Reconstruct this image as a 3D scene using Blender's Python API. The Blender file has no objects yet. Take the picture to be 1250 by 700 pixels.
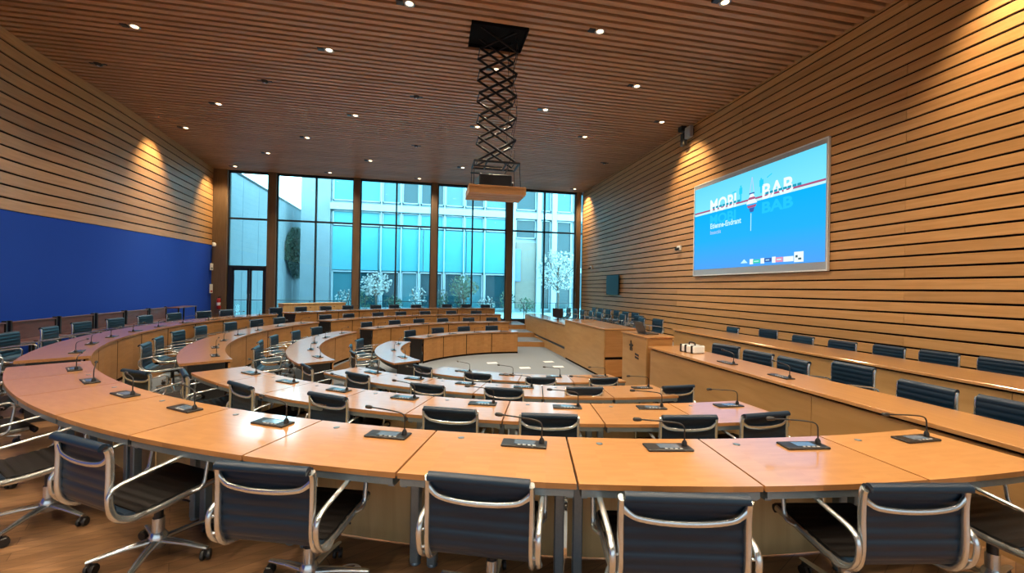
import bpy, bmesh, math, random
from mathutils import Vector, Matrix
random.seed(7)
sc = bpy.context.scene
COL = sc.collection
PI = math.pi
R_ = math.radians

# ------------------------------------------------------------------ materials
def new_mat(name):
    m = bpy.data.materials.new(name); m.use_nodes = True
    nt = m.node_tree; b = nt.nodes['Principled BSDF']
    return m, nt, b

def plain(name, col, rough=.5, metal=0., spec=.5, coat=0., bump=0., bscale=60.):
    m, nt, b = new_mat(name)
    b.inputs['Base Color'].default_value = (*col, 1)
    b.inputs['Roughness'].default_value = rough
    b.inputs['Metallic'].default_value = metal
    b.inputs['Specular IOR Level'].default_value = spec
    b.inputs['Coat Weight'].default_value = coat
    tc = nt.nodes.new('ShaderNodeTexCoord')
    n = nt.nodes.new('ShaderNodeTexNoise'); n.inputs['Scale'].default_value = bscale
    nt.links.new(tc.outputs['Object'], n.inputs['Vector'])
    mx = nt.nodes.new('ShaderNodeMix'); mx.data_type = 'RGBA'
    mx.inputs[6].default_value = (*[c * .88 for c in col], 1); mx.inputs[7].default_value = (*[min(1, c * 1.1) for c in col], 1)
    nt.links.new(n.outputs['Fac'], mx.inputs[0]); nt.links.new(mx.outputs[2], b.inputs['Base Color'])
    if bump:
        bp = nt.nodes.new('ShaderNodeBump'); bp.inputs['Strength'].default_value = bump; bp.inputs['Distance'].default_value = .002
        nt.links.new(n.outputs['Fac'], bp.inputs['Height']); nt.links.new(bp.outputs['Normal'], b.inputs['Normal'])
    return m

def wood(name, c1, c2, rough=.45, scale=(1.2, 14, 14), island=.25, spec=.5, coat=0., obj_var=.0):
    m, nt, b = new_mat(name)
    tc = nt.nodes.new('ShaderNodeTexCoord'); mp = nt.nodes.new('ShaderNodeMapping')
    mp.inputs['Scale'].default_value = scale
    nt.links.new(tc.outputs['Object'], mp.inputs['Vector'])
    geo = nt.nodes.new('ShaderNodeNewGeometry')
    off = nt.nodes.new('ShaderNodeVectorMath'); off.operation = 'MULTIPLY_ADD'
    comb = nt.nodes.new('ShaderNodeCombineXYZ')
    nt.links.new(geo.outputs['Random Per Island'], comb.inputs[0]); nt.links.new(geo.outputs['Random Per Island'], comb.inputs[1])
    off.inputs[1].default_value = (37, 23, 0)
    nt.links.new(comb.outputs[0], off.inputs[0]); nt.links.new(mp.outputs[0], off.inputs[2])
    n1 = nt.nodes.new('ShaderNodeTexNoise'); n1.inputs['Scale'].default_value = 1.6; n1.inputs['Detail'].default_value = 5; n1.inputs['Distortion'].default_value = .6
    nt.links.new(off.outputs[0], n1.inputs['Vector'])
    rp = nt.nodes.new('ShaderNodeValToRGB')
    rp.color_ramp.elements[0].position = .3; rp.color_ramp.elements[0].color = (*c2, 1)
    rp.color_ramp.elements[1].position = .72; rp.color_ramp.elements[1].color = (*c1, 1)
    nt.links.new(n1.outputs['Fac'], rp.inputs[0])
    hs = nt.nodes.new('ShaderNodeHueSaturation')
    ma = nt.nodes.new('ShaderNodeMath'); ma.operation = 'MULTIPLY_ADD'; ma.inputs[1].default_value = island; ma.inputs[2].default_value = 1 - island / 2
    nt.links.new(geo.outputs['Random Per Island'], ma.inputs[0])
    oi = nt.nodes.new('ShaderNodeObjectInfo')
    mb = nt.nodes.new('ShaderNodeMath'); mb.operation = 'MULTIPLY_ADD'; mb.inputs[1].default_value = obj_var; mb.inputs[2].default_value = 1 - obj_var / 2
    nt.links.new(oi.outputs['Random'], mb.inputs[0])
    mc = nt.nodes.new('ShaderNodeMath'); mc.operation = 'MULTIPLY'
    nt.links.new(ma.outputs[0], mc.inputs[0]); nt.links.new(mb.outputs[0], mc.inputs[1])
    nt.links.new(mc.outputs[0], hs.inputs['Value']); nt.links.new(rp.outputs[0], hs.inputs['Color'])
    nt.links.new(hs.outputs[0], b.inputs['Base Color'])
    b.inputs['Roughness'].default_value = rough; b.inputs['Specular IOR Level'].default_value = spec
    b.inputs['Coat Weight'].default_value = coat; b.inputs['Coat Roughness'].default_value = .12; b.inputs['Coat IOR'].default_value = 2.0
    return m

def emis(name, col, s):
    m = bpy.data.materials.new(name); m.use_nodes = True; nt = m.node_tree; nt.nodes.clear()
    o = nt.nodes.new('ShaderNodeOutputMaterial'); e = nt.nodes.new('ShaderNodeEmission')
    e.inputs[0].default_value = (*col, 1); e.inputs[1].default_value = s
    nt.links.new(e.outputs[0], o.inputs[0]); return m

M = {}
M['desk'] = wood('honey_desk_wood', (.56, .285, .105), (.47, .225, .075), .28, (1.5, 16, 16), .06, .7, 1., .1)
M['edge'] = wood('desk_edge_wood', (.40, .19, .07), (.30, .14, .05), .4)
M['panel'] = wood('oak_panel', (.47, .235, .082), (.38, .18, .055), .42, (1.2, 1.2, 9), .12, .4)
M['panel_pale'] = wood('pale_oak_panel', (.60, .42, .20), (.50, .34, .15), .5, (9, 9, 1.2), .08, .4)
M['board'] = wood('wall_board_wood', (.56, .32, .135), (.45, .245, .09), .42, (.8, .8, 12), .22, .4)
M['slat'] = wood('ceiling_slat_wood', (.47, .265, .145), (.36, .19, .098), .5, (.7, 12, 12), .18, .3)
M['tray'] = wood('lift_tray_wood', (.50, .28, .12), (.40, .21, .085), .5, (.9, 12, 12), .2, .3)
M['parquet'] = wood('parquet_wood', (.36, .175, .065), (.20, .085, .03), .3, (3, 3, 3), .55, .5)
M['bench'] = wood('mauve_brown_wood', (.16, .075, .07), (.11, .05, .045), .4, (2, 2, 12), .15, .5)
M['column'] = wood('window_column_wood', (.19, .125, .07), (.13, .085, .048), .5, (10, 10, .8), .1)
M['gap'] = plain('dark_gap', (.012, .007, .005), .9, spec=.1)
M['blue'] = plain('blue_wall_fabric', (.010, .064, .48), .75, spec=.25, bump=.1, bscale=300)
M['plaster'] = plain('dark_rear_wall', (.16, .10, .06), .8)
M['sling'] = plain('navy_black_leather', (.004, .019, .042), .40, spec=.42, bump=.05, bscale=400)
M['seat'] = plain('black_leather', (.007, .006, .006), .5, spec=.25, bump=.05, bscale=400)
M['chrome'] = plain('polished_aluminium', (.66, .72, .75), .24, .9)
M['black'] = plain('black_plastic', (.012, .012, .013), .4)
M['blackmetal'] = plain('black_metal', (.010, .009, .010), .45, .3)
M['grey'] = plain('grey_blue_metal', (.20, .26, .31), .38, .6)
M['steel'] = plain('dark_frame_metal', (.028, .036, .045), .4, .4)
M['carpet'] = plain('grey_carpet', (.20, .235, .275), .95, spec=.1, bump=.6, bscale=260)
M['concrete'] = plain('concrete', (.20, .235, .255), .85, bscale=1.2)
M['void'] = plain('matt_black', (.004, .004, .005), .9, spec=.1)
M['projector'] = plain('navy_plastic', (.016, .024, .034), .45)
M['white'] = plain('white_plastic', (.78, .80, .80), .45)
M['paper'] = plain('white_paper', (.80, .80, .82), .7)
M['red'] = plain('red_paint', (.45, .02, .02), .3)
M['facade'] = plain('pale_facade', (.33, .40, .44), .6, bscale=2)
M['cyanpanel'] = plain('cyan_glass_panel', (.075, .30, .36), .35, spec=.3, bscale=.5)
M['darkglass'] = plain('dark_window_glass', (.012, .05, .065), .12, spec=.45, bscale=1.5)
M['midglass'] = plain('mid_window_glass', (.05, .15, .18), .15, spec=.45, bscale=1.1)
M['terrace'] = plain('pale_paving', (.55, .60, .58), .8, bscale=1)
M['blossom'] = plain('pale_blossom', (.34, .36, .35), .8)
M['leaf'] = plain('dark_leaf', (.06, .11, .07), .7)
M['bark'] = plain('bark', (.10, .075, .06), .85)
M['lilacm'] = plain('blue_banner', (.13, .24, .50), .6)
M['taupe'] = plain('taupe_cladding', (.22, .20, .17), .7, bscale=3)
M['lamp'] = emis('lamp_glow', (1., .66, .34), 7)
M['lav'] = plain('console_display', (.10, .15, .22), .12, spec=.8)
M['silver'] = plain('matt_silver', (.50, .51, .53), .4, .5)

# window glass: tinted, see-through
def glass(name, tint, refl):
    m = bpy.data.materials.new(name); m.use_nodes = True; nt = m.node_tree; nt.nodes.clear()
    o = nt.nodes.new('ShaderNodeOutputMaterial'); t = nt.nodes.new('ShaderNodeBsdfTransparent'); g = nt.nodes.new('ShaderNodeBsdfGlossy')
    t.inputs[0].default_value = (*tint, 1); g.inputs['Roughness'].default_value = .02; g.inputs[0].default_value = (.9, .95, 1, 1)
    f = nt.nodes.new('ShaderNodeFresnel'); f.inputs[0].default_value = refl
    mx = nt.nodes.new('ShaderNodeMixShader')
    nt.links.new(f.outputs[0], mx.inputs[0]); nt.links.new(t.outputs[0], mx.inputs[1]); nt.links.new(g.outputs[0], mx.inputs[2])
    nt.links.new(mx.outputs[0], o.inputs[0]); return m
M['glass'] = glass('window_glass', (.68, .945, .975), 1.35)
M['fillglass'] = glass('rear_fill_glass', (.36, .36, .36), 1.3)  # neutral dimmed pane for the added rear glazing, sets the fill strength
M['railglass'] = glass('railing_glass', (.86, .96, .96), 1.3)

# ------------------------------------------------------------------ mesh builder
class MB:
    def __init__(s): s.v = []; s.f = []; s.mi = []; s.sm = []
    def add(s, vs, fs, mi=0, smooth=False):
        o = len(s.v); s.v += [tuple(v) for v in vs]
        for f in fs:
            s.f.append(tuple(i + o for i in f)); s.mi.append(mi); s.sm.append(smooth)
        return s
    def box(s, x0, x1, y0, y1, z0, z1, b=0., mi=0, T=None):
        c = ((x0 + x1) / 2, (y0 + y1) / 2, (z0 + z1) / 2); h = (abs(x1 - x0) / 2, abs(y1 - y0) / 2, abs(z1 - z0) / 2)
        b = min(b, min(h) * .9)
        vs = []
        if b <= 0:
            for sx in (-1, 1):
                for sy in (-1, 1):
                    for sz in (-1, 1): vs.append((c[0] + sx * h[0], c[1] + sy * h[1], c[2] + sz * h[2]))
            fs = [(0, 1, 3, 2), (4, 6, 7, 5), (0, 4, 5, 1), (2, 3, 7, 6), (0, 2, 6, 4), (1, 5, 7, 3)]
        else:
            idx = {}
            for sx in (-1, 1):
                for sy in (-1, 1):
                    for sz in (-1, 1):
                        for ax in range(3):
                            p = [sx * (h[0] - b), sy * (h[1] - b), sz * (h[2] - b)]
                            p[ax] = (sx, sy, sz)[ax] * h[ax]
                            idx[(sx, sy, sz, ax)] = len(vs); vs.append((c[0] + p[0], c[1] + p[1], c[2] + p[2]))
            fs = []
            def K(sg, ax): return idx[(sg[0], sg[1], sg[2], ax)]
            for ax in range(3):
                a1, a2 = (ax + 1) % 3, (ax + 2) % 3
                for sg in (-1, 1):
                    q = []
                    for u, w in ((-1, -1), (1, -1), (1, 1), (-1, 1)):
                        t = [0, 0, 0]; t[ax] = sg; t[a1] = u; t[a2] = w; q.append(K(t, ax))
                    fs.append(tuple(q if sg > 0 else q[::-1]))
                for u in (-1, 1):
                    for w in (-1, 1):
                        t1 = [0, 0, 0]; t2 = [0, 0, 0]
                        t1[ax] = -1; t2[ax] = 1; t1[a1] = t2[a1] = u; t1[a2] = t2[a2] = w
                        q = [K(t1, a1), K(t2, a1), K(t2, a2), K(t1, a2)]
                        fs.append(tuple(q if u * w < 0 else q[::-1]))
            for sx in (-1, 1):
                for sy in (-1, 1):
                    for sz in (-1, 1):
                        q = [idx[(sx, sy, sz, a)] for a in range(3)]
                        fs.append(tuple(q if sx * sy * sz > 0 else q[::-1]))
        if T is not None: vs = [T @ Vector(v) for v in vs]
        return s.add(vs, fs, mi)
    def tube(s, path, r, n=8, r2=None, side=None, closed=False, mi=0, caps=True, rs=None):
        P = [Vector(p) for p in path]; r2 = r2 or r; k = len(P); rings = []
        ref = Vector(side) if side else None
        for i in range(k):
            if closed: t = (P[(i + 1) % k] - P[i - 1])
            else: t = P[min(i + 1, k - 1)] - P[max(i - 1, 0)]
            t.normalize()
            if ref is None:
                ref0 = Vector((0, 0, 1)) if abs(t.z) < .9 else Vector((1, 0, 0))
                u = (ref0 - t * ref0.dot(t)).normalized() if i == 0 else (pu - t * pu.dot(t)).normalized()
            else:
                u = (ref - t * ref.dot(t)).normalized()
            pu = u; w = t.cross(u); q = rs[i] if rs else 1
            rings.append([P[i] + (u * math.cos(a) * r + w * math.sin(a) * r2) * q for a in (2 * PI * j / n for j in range(n))])
        vs = [v for R in rings for v in R]; fs = []
        for i in range(k if closed else k - 1):
            for j in range(n):
                a = i * n + j; b = i * n + (j + 1) % n; c = ((i + 1) % k) * n + (j + 1) % n; d = ((i + 1) % k) * n + j
                fs.append((a, b, c, d))
        s.add(vs, fs, mi, True)
        if caps and not closed: s.add(rings[0], [tuple(range(n))[::-1]], mi); s.add(rings[-1], [tuple(range(n))], mi)
        return s
    def cyl(s, p0, p1, r, n=16, r1=None, mi=0):
        return s.tube([p0, p1], r, n, mi=mi, rs=[1, (r1 / r if r1 else 1)])
    def lathe(s, prof, c=(0, 0, 0), n=16, mi=0):
        vs = []; fs = []; k = len(prof)
        for r, z in prof:
            for j in range(n):
                a = 2 * PI * j / n; vs.append((c[0] + r * math.cos(a), c[1] + r * math.sin(a), c[2] + z))
        for i in range(k - 1):
            for j in range(n): fs.append((i * n + j, i * n + (j + 1) % n, (i + 1) * n + (j + 1) % n, (i + 1) * n + j))
        s.add(vs, fs, mi, True)
        s.add(vs[:n], [tuple(range(n))[::-1]], mi); s.add(vs[-n:], [tuple(range(n))], mi); return s
    def prism(s, poly, z0, z1, mi=0, T=None):
        n = len(poly); vs = [(x, y, z0) for x, y in poly] + [(x, y, z1) for x, y in poly]
        fs = [tuple(range(n))[::-1], tuple(range(n, 2 * n))] + [(i, (i + 1) % n, n + (i + 1) % n, n + i) for i in range(n)]
        if T is not None: vs = [T @ Vector(v) for v in vs]
        return s.add(vs, fs, mi)
    def loft(s, rows, mi=0, smooth=True):
        n = len(rows[0]); vs = [v for r in rows for v in r]; fs = []
        for i in range(len(rows) - 1):
            for j in range(n - 1): fs.append((i * n + j, i * n + j + 1, (i + 1) * n + j + 1, (i + 1) * n + j))
        return s.add(vs, fs, mi, smooth)
    def mesh(s, name, mats):
        me = bpy.data.meshes.new(name); me.from_pydata(s.v, [], s.f)
        for m in (mats if isinstance(mats, (list, tuple)) else [mats]): me.materials.append(m)
        me.polygons.foreach_set('material_index', s.mi); me.polygons.foreach_set('use_smooth', s.sm); me.update(); return me
    def build(s, name, mats, parent=None, loc=(0, 0, 0), rz=0.):
        o = bpy.data.objects.new(name, s.mesh(name, mats)); COL.objects.link(o); o.location = loc; o.rotation_euler = (0, 0, rz)
        if parent: o.parent = parent
        return o

def empty(name, loc=(0, 0, 0), rz=0.):
    o = bpy.data.objects.new(name, None); COL.objects.link(o); o.location = loc; o.rotation_euler = (0, 0, rz); o.empty_display_size = .1; return o
def tag(o, label=None, cat=None, group=None, kind=None):
    if label: o['label'] = label
    if cat: o['category'] = cat
    if group: o['group'] = group
    if kind: o['kind'] = kind
    return o
KIDS = {}
def kids(o):
    if o.name not in KIDS: KIDS[o.name] = [c for c in bpy.data.objects if c.parent == o]
    return KIDS[o.name]
def copy_tree(o, parent=None):
    c = o.copy(); COL.objects.link(c)
    if parent: c.parent = parent
    for ch in kids(o): copy_tree(ch, c)
    return c
ORD = ['first', 'second', 'third', 'fourth', 'fifth', 'sixth', 'seventh', 'eighth', 'ninth', 'tenth', 'eleventh', 'twelfth', 'thirteenth']
def cr(pts, n=6):
    out = []
    for i in range(len(pts) - 1):
        p0 = Vector(pts[max(i - 1, 0)]); p1 = Vector(pts[i]); p2 = Vector(pts[i + 1]); p3 = Vector(pts[min(i + 2, len(pts) - 1)])
        for k in range(n):
            t = k / n
            out.append(.5 * ((2 * p1) + (p2 - p0) * t + (2 * p0 - 5 * p1 + 4 * p2 - p3) * t * t + (-p0 + 3 * p1 - 3 * p2 + p3) * t ** 3))
    out.append(Vector(pts[-1])); return out

# ------------------------------------------------------------------ plan (metres, z = 0 on the outermost seating tier)
CX, CY = 2.8, 10.5
ST = .19
RIN = [8.22, 6.74, 5.20, 3.58]
DEP = [.63, .62, .60, .58]
CEIL = 6.83; YW = 20.85; XR = 7.9; YB = -4.2
def pol(r, a): a = R_(a); return (CX + r * math.cos(a), CY - r * math.sin(a))
def face_rz(a): return R_(90 - a)

# ------------------------------------------------------------------ floor
def ring_bm(r0, r1, z, clip, n=144):
    bm = bmesh.new(); pr = None; first = None
    for i in range(n + 1):
        a = 2 * PI * i / n
        p = [bm.verts.new((CX + r * math.cos(a), CY + r * math.sin(a), z)) for r in (r0, r1)]
        if pr: bm.faces.new((pr[0], pr[1], p[1], p[0]))
        pr = p
    for co, no in clip:
        bmesh.ops.bisect_plane(bm, geom=bm.verts[:] + bm.edges[:] + bm.faces[:], plane_co=co, plane_no=no, clear_outer=True)
    return bm
def bm_to(mb, bm, mi, smooth=False):
    bm.verts.index_update(); mb.add([v.co[:] for v in bm.verts], [tuple(v.index for v in f.verts) for f in bm.faces], mi, smooth); bm.free()
TR = [8.16, 6.68, 5.14, 3.48]
fl = MB()
near = [((3.66, 0, 0), (1, 0, 0)), ((0, 6.47, 0), (0, 1, 0))]
far = [((4.42, 0, 0), (1, 0, 0)), ((0, 6.47, 0), (0, -1, 0))]
rect = [((-10.2, 0, 0), (-1, 0, 0)), ((0, YB - .1, 0), (0, -1, 0)), ((0, YW + .2, 0), (0, 1, 0))]
for cl in (near, far):
    bm_to(fl, ring_bm(TR[0], 26, 0, cl + rect, 160), 0)
    for k in range(3): bm_to(fl, ring_bm(TR[k + 1], TR[k], -(k + 1) * ST, cl), 1)
    bm_to(fl, ring_bm(.01, TR[3], -3 * ST, cl), 1)
    for k in range(3):      # risers
        bm = bmesh.new(); n = 160; pr = None
        for i in range(n + 1):
            a = 2 * PI * i / n
            p = [bm.verts.new((CX + TR[k] * math.cos(a), CY + TR[k] * math.sin(a), z)) for z in (-(k + 1) * ST, -k * ST)]
            if pr: bm.faces.new((pr[0], p[0], p[1], pr[1]))
            pr = p
        for co, no in cl: bmesh.ops.bisect_plane(bm, geom=bm.verts[:] + bm.edges[:] + bm.faces[:], plane_co=co, plane_no=no, clear_outer=True)
        bm_to(fl, bm, 2)
# hidden slab and gap strip first, then raised platforms on the right
fl.box(-10.4, XR + .1, YB - .1, YW + .3, -1.0, -.75, mi=2); fl.box(3.6, 3.72, YB, 6.46, -.7, -.0005, mi=0)  # unseen filler, added to stop sky light leaking in under the floor
fl.box(3.72, XR, YB, 6.46, -.6, 0, mi=1); fl.box(5.2, XR, 6.46, YW, -.6, 0, mi=1); fl.box(4.42, 5.2, 12.84, YW, -.6, -.2, mi=1)
# parquet node: planks
m, nt, b = new_mat('plank_floor')
tc = nt.nodes.new('ShaderNodeTexCoord'); mp = nt.nodes.new('ShaderNodeMapping'); mp.inputs['Rotation'].default_value = (0, 0, R_(-28))
br = nt.nodes.new('ShaderNodeTexBrick'); br.inputs['Scale'].default_value = 1; br.inputs['Brick Width'].default_value = 1.5; br.inputs['Row Height'].default_value = .10
br.inputs['Mortar Size'].default_value = .002; br.inputs['Color1'].default_value = (.27, .15, .075, 1); br.inputs['Color2'].default_value = (.15, .08, .038, 1); br.inputs['Mortar'].default_value = (.09, .04, .018, 1)
mp2 = nt.nodes.new('ShaderNodeMapping'); mp2.inputs['Scale'].default_value = (1.5, 16, 1); mp2.inputs['Rotation'].default_value = (0, 0, R_(-28))
nz = nt.nodes.new('ShaderNodeTexNoise'); nz.inputs['Scale'].default_value = 2.2; nz.inputs['Detail'].default_value = 6
mx = nt.nodes.new('ShaderNodeMix'); mx.data_type = 'RGBA'; mx.blend_type = 'OVERLAY'; mx.inputs[0].default_value = .65
nt.links.new(tc.outputs['Object'], mp.inputs[0]); nt.links.new(mp.outputs[0], br.inputs['Vector']); nt.links.new(tc.outputs['Object'], mp2.inputs[0]); nt.links.new(mp2.outputs[0], nz.inputs['Vector'])
nt.links.new(br.outputs['Color'], mx.inputs[6]); nt.links.new(nz.outputs['Fac'], mx.inputs[7]); nt.links.new(mx.outputs[2], b.inputs['Base Color']); b.inputs['Roughness'].default_value = .28
M['floorwood'] = m
tag(fl.build('floor', [M['floorwood'], M['carpet'], M['panel']]), kind='structure')

# ------------------------------------------------------------------ ceiling of slats
ce = MB()
HX0, HX1, HY0, HY1 = .70, 1.84, 8.00, 8.80      # hatch of the projector lift
y = YB; P = .188
while y < YW - .02:
    w = .115
    if y + w > HY0 and y < HY1:
        ce.box(-10.4, HX0, y, y + w, CEIL, CEIL + .11, .004); ce.box(HX1, XR, y, y + w, CEIL, CEIL + .11, .004)
    else: ce.box(-10.4, XR, y, y + w, CEIL, CEIL + .11, .004)
    y += P
for xa, xb, ya, yb in ((-10.4, HX0, YB, YW + .3), (HX1, XR + .1, YB, YW + .3), (HX0, HX1, YB, HY0), (HX0, HX1, HY1, YW + .3)):
    ce.box(xa, xb, ya, yb, CEIL + .17, CEIL + .3, mi=1)
for xb in range(-9, 8, 2): ce.box(xb - .02, xb + .02, YB, YW, CEIL + .11, CEIL + .17, mi=1)
tag(ce.build('ceiling', [M['slat'], M['gap']]), kind='structure')

# ------------------------------------------------------------------ right wall of boards
wr = MB(); z = 1.76 + .018 - 11 * .193
while z < CEIL:
    z1 = min(z + .193 - .034, CEIL + .1)
    # each course in three lengths
    ys = [YB, 2.6, 9.4, 15.2, YW] if int(round(z / .193)) % 2 else [YB, 5.6, 12.2, 18.1, YW]
    for a, c in zip(ys[:-1], ys[1:]): wr.box(XR, XR + .03, a + .002, c - .002, z, z1, .003)
    z += .193
wr.box(XR + .055, XR + .2, YB, YW + .1, -.8, CEIL + .3, mi=1)
tag(wr.build('wall_right', [M['board'], M['gap']]), kind='structure')

# ------------------------------------------------------------------ left wall: blue below, boards above
LW = [(-9.68, 21.2, 3.385), (-9.4, 18.7, 3.32), (-9.13, 16.4, 3.26), (-8.93, 14.6, 3.21), (-8.84, 13.4, 3.185), (-8.80, 12.2, 3.16), (-8.77, 11.2, 3.135), (-8.66, 10.3, 3.115), (-8.45, 9.2, 3.10), (-8.1, 7.8, 3.09), (-7.7, 6.2, 3.08), (-7.4, 4.2, 3.08), (-7.25, 2., 3.08), (-7.2, -1, 3.08), (-7.2, YB, 3.08)]
lw = cr(LW, 4)
wl = MB()
wl.loft([[(p.x, p.y, -.1) for p in lw], [(p.x, p.y, p.z) for p in lw]], 0, True)
NB = 14
for k in range(NB):
    def zz(p, t): return p.z + .02 + (CEIL + .03 - p.z) * t
    t0 = k / NB; t1 = (k + 1) / NB - .012 * 1.0
    rows = [[(p.x, p.y, zz(p, t0)) for p in lw], [(p.x, p.y, zz(p, t1)) for p in lw]]
    wl.loft(rows, 1, True)
    wl.loft([rows[1], [(p.x - .035, p.y, zz(p, t1)) for p in lw]], 1, False)
    wl.loft([[(p.x - .035, p.y, zz(p, t0)) for p in lw], rows[0]], 1, False)
wl.loft([[(p.x - .04, p.y, p.z - .1) for p in lw], [(p.x - .04, p.y, CEIL + .3) for p in lw]], 2, True)
tag(wl.build('wall_left', [M['blue'], M['board'], M['gap']]), kind='structure')
wb = MB()
for q in ((-10.4, -6.6, -.8, CEIL + .3), (7.2, XR + .2, -.8, CEIL + .3), (-6.6, 7.2, -.8, .15), (-6.6, 7.2, 3.3, CEIL + .3)): wb.box(q[0], q[1], YB - .2, YB, q[2], q[3])
tag(wb.build('wall_back', M['plaster']), kind='structure')
f = MB()
for i in range(9):
    x = -6.6 + 13.8 * i / 8; f.box(x - .04, x + .04, YB - .16, YB - .06, .15, 3.3)
f.box(-6.6, 7.2, YB - .16, YB - .06, .15, .22); f.box(-6.6, 7.2, YB - .16, YB - .06, 3.22, 3.3)
w = tag(f.build('window_7', M['steel']), kind='structure')  # unseen glazing added behind the camera to let in cool fill light
for i in range(8):
    x = -6.6 + 13.8 * i / 8; g = MB(); g.box(x + .04, x + 13.8 / 8 - .04, YB - .12, YB - .11, .22, 3.22); g.build('pane', M['fillglass'], w)
g = MB(); g.box(-40, 45, -45, YB - .3, -.6, -.3); tag(g.build('ground', M['terrace']), kind='structure')

# ------------------------------------------------------------------ window wall
cols = [(-9.64, -9.06), (-7.40, -7.04), (-3.66, -3.36), (.0, .31), (3.80, 4.11), (7.55, 7.80)]
for i, (a, c) in enumerate(cols):
    mb = MB(); mb.box(a, c, YW - .02, YW + .38, 0 if c < 4.3 else -.3, CEIL + .05, .008)
    tag(mb.build('trim_%d' % (i + 1), M['column']), kind='structure')
mb = MB(); mb.box(-10.4, XR, YW + .05, YW + .3, CEIL - .05, CEIL + .4); mb.box(-10.4, XR, YW + .05, YW + .3, -.3, .02)
tag(mb.build('wall_window', M['steel']), kind='structure')
bays = [(-9.06, -7.40), (-7.04, -3.66), (-3.36, .0), (.31, 3.80), (4.11, 7.55), (7.80, 8.0)]
for i, (a, c) in enumerate(bays):
    f = MB(); y0, y1 = YW + .12, YW + .2
    f.box(a, a + .05, y0, y1, .02, CEIL); f.box(c - .05, c, y0, y1, .02, CEIL)
    f.box(a, c, y0, y1, CEIL - .1, CEIL - .04); f.box(a, c, y0, y1, .02, .1)
    f.box(a, c, y0 - .02, y1, 4.61, 4.69, .006)
    mull = (a + c) / 2 if (1 <= i <= 4) else None
    if mull: f.box(mull - .035, mull + .035, y0 - .04, y1 + .04, .1, CEIL - .05, .006)
    w = tag(f.build('window_%d' % (i + 1), M['steel']), kind='structure')
    spans = [(a + .05, mull - .035), (mull + .035, c - .05)] if mull else [(a + .05, c - .05)]
    for x0, x1 in spans:
        for z0, z1 in ((.1 if i else 2.5, 4.61), (4.69, CEIL - .1)):
            g = MB(); g.box(x0, x1, YW + .15, YW + .165, z0, z1); g.build('pane', M['glass'], w)
d = MB(); x0, x1 = -9.0, -7.41
d.box(x0, x1, YW + .08, YW + .2, 2.37, 2.5, .006)
for xa, xb in ((x0, x0 + .14), (x1 - .09, x1)): d.box(xa, xb, YW + .08, YW + .2, .02, 2.37, .006)
dr = tag(d.build('door_1', M['steel']), kind='structure')
for xa, xb in ((x0 + .14, -8.15), (-8.13, x1 - .09)):
    f = MB()
    for q in ((xa, xa + .08), (xb - .08, xb)): f.box(*q, YW + .1, YW + .17, .03, 2.37, .005)
    f.box(xa, xb, YW + .1, YW + .17, 2.28, 2.37, .005); f.box(xa, xb, YW + .1, YW + .17, .03, .15, .005)
    lf = f.build('door_leaf', M['steel'], dr)
    g = MB(); g.box(xa + .08, xb - .08, YW + .13, YW + .14, .15, 2.28); g.build('pane', M['glass'], lf)
    h = MB(); hx = xb - .04 if xa < -8.2 else xa + .04
    h.tube([(hx, YW + .1, .9), (hx, YW + .04, .92), (hx, YW + .04, 1.2), (hx, YW + .1, 1.22)], .012, 8); h.build('door_handle', M['chrome'], lf)

# ------------------------------------------------------------------ office chair
def ribbed(path, w, t, ribs, amp, mat, name, parent, nx=4):
    """a leather sling: path in the y-z plane, half width w, thickness t, stitched ribs across"""
    pts = [Vector((0, p[0], p[1])) for p in path]
    L = [0]
    for a, c in zip(pts[:-1], pts[1:]): L.append(L[-1] + (c - a).length)
    n = len(pts); A = []; Bk = []
    for i, p in enumerate(pts):
        tg = (pts[min(i + 1, n - 1)] - pts[max(i - 1, 0)]).normalized(); nm = Vector((0, -tg.z, tg.y))
        q = abs(math.sin(PI * L[i] / ribs)) ** .6
        e = amp * (q - .5); A.append(p + nm * (t / 2 + e)); Bk.append(p - nm * (t / 2 + e))
    mb = MB(); xs = [-w + 2 * w * j / nx for j in range(nx + 1)]
    mb.loft([[(x, a.y, a.z) for x in xs] for a in A]); mb.loft([[(x, a.y, a.z) for x in xs[::-1]] for a in Bk])
    for x, flip in ((-w, 1), (w, 0)):
        r = [[(x, a.y, a.z), (x, c.y, c.z)] for a, c in zip(A, Bk)]
        mb.loft([q[::-1] for q in r] if flip else r, 0, False)
    for k in (0, -1): mb.loft([[(x, A[k].y, A[k].z) for x in xs], [(x, Bk[k].y, Bk[k].z) for x in xs]], 0, False)
    return mb.build(name, mat, parent)

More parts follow.
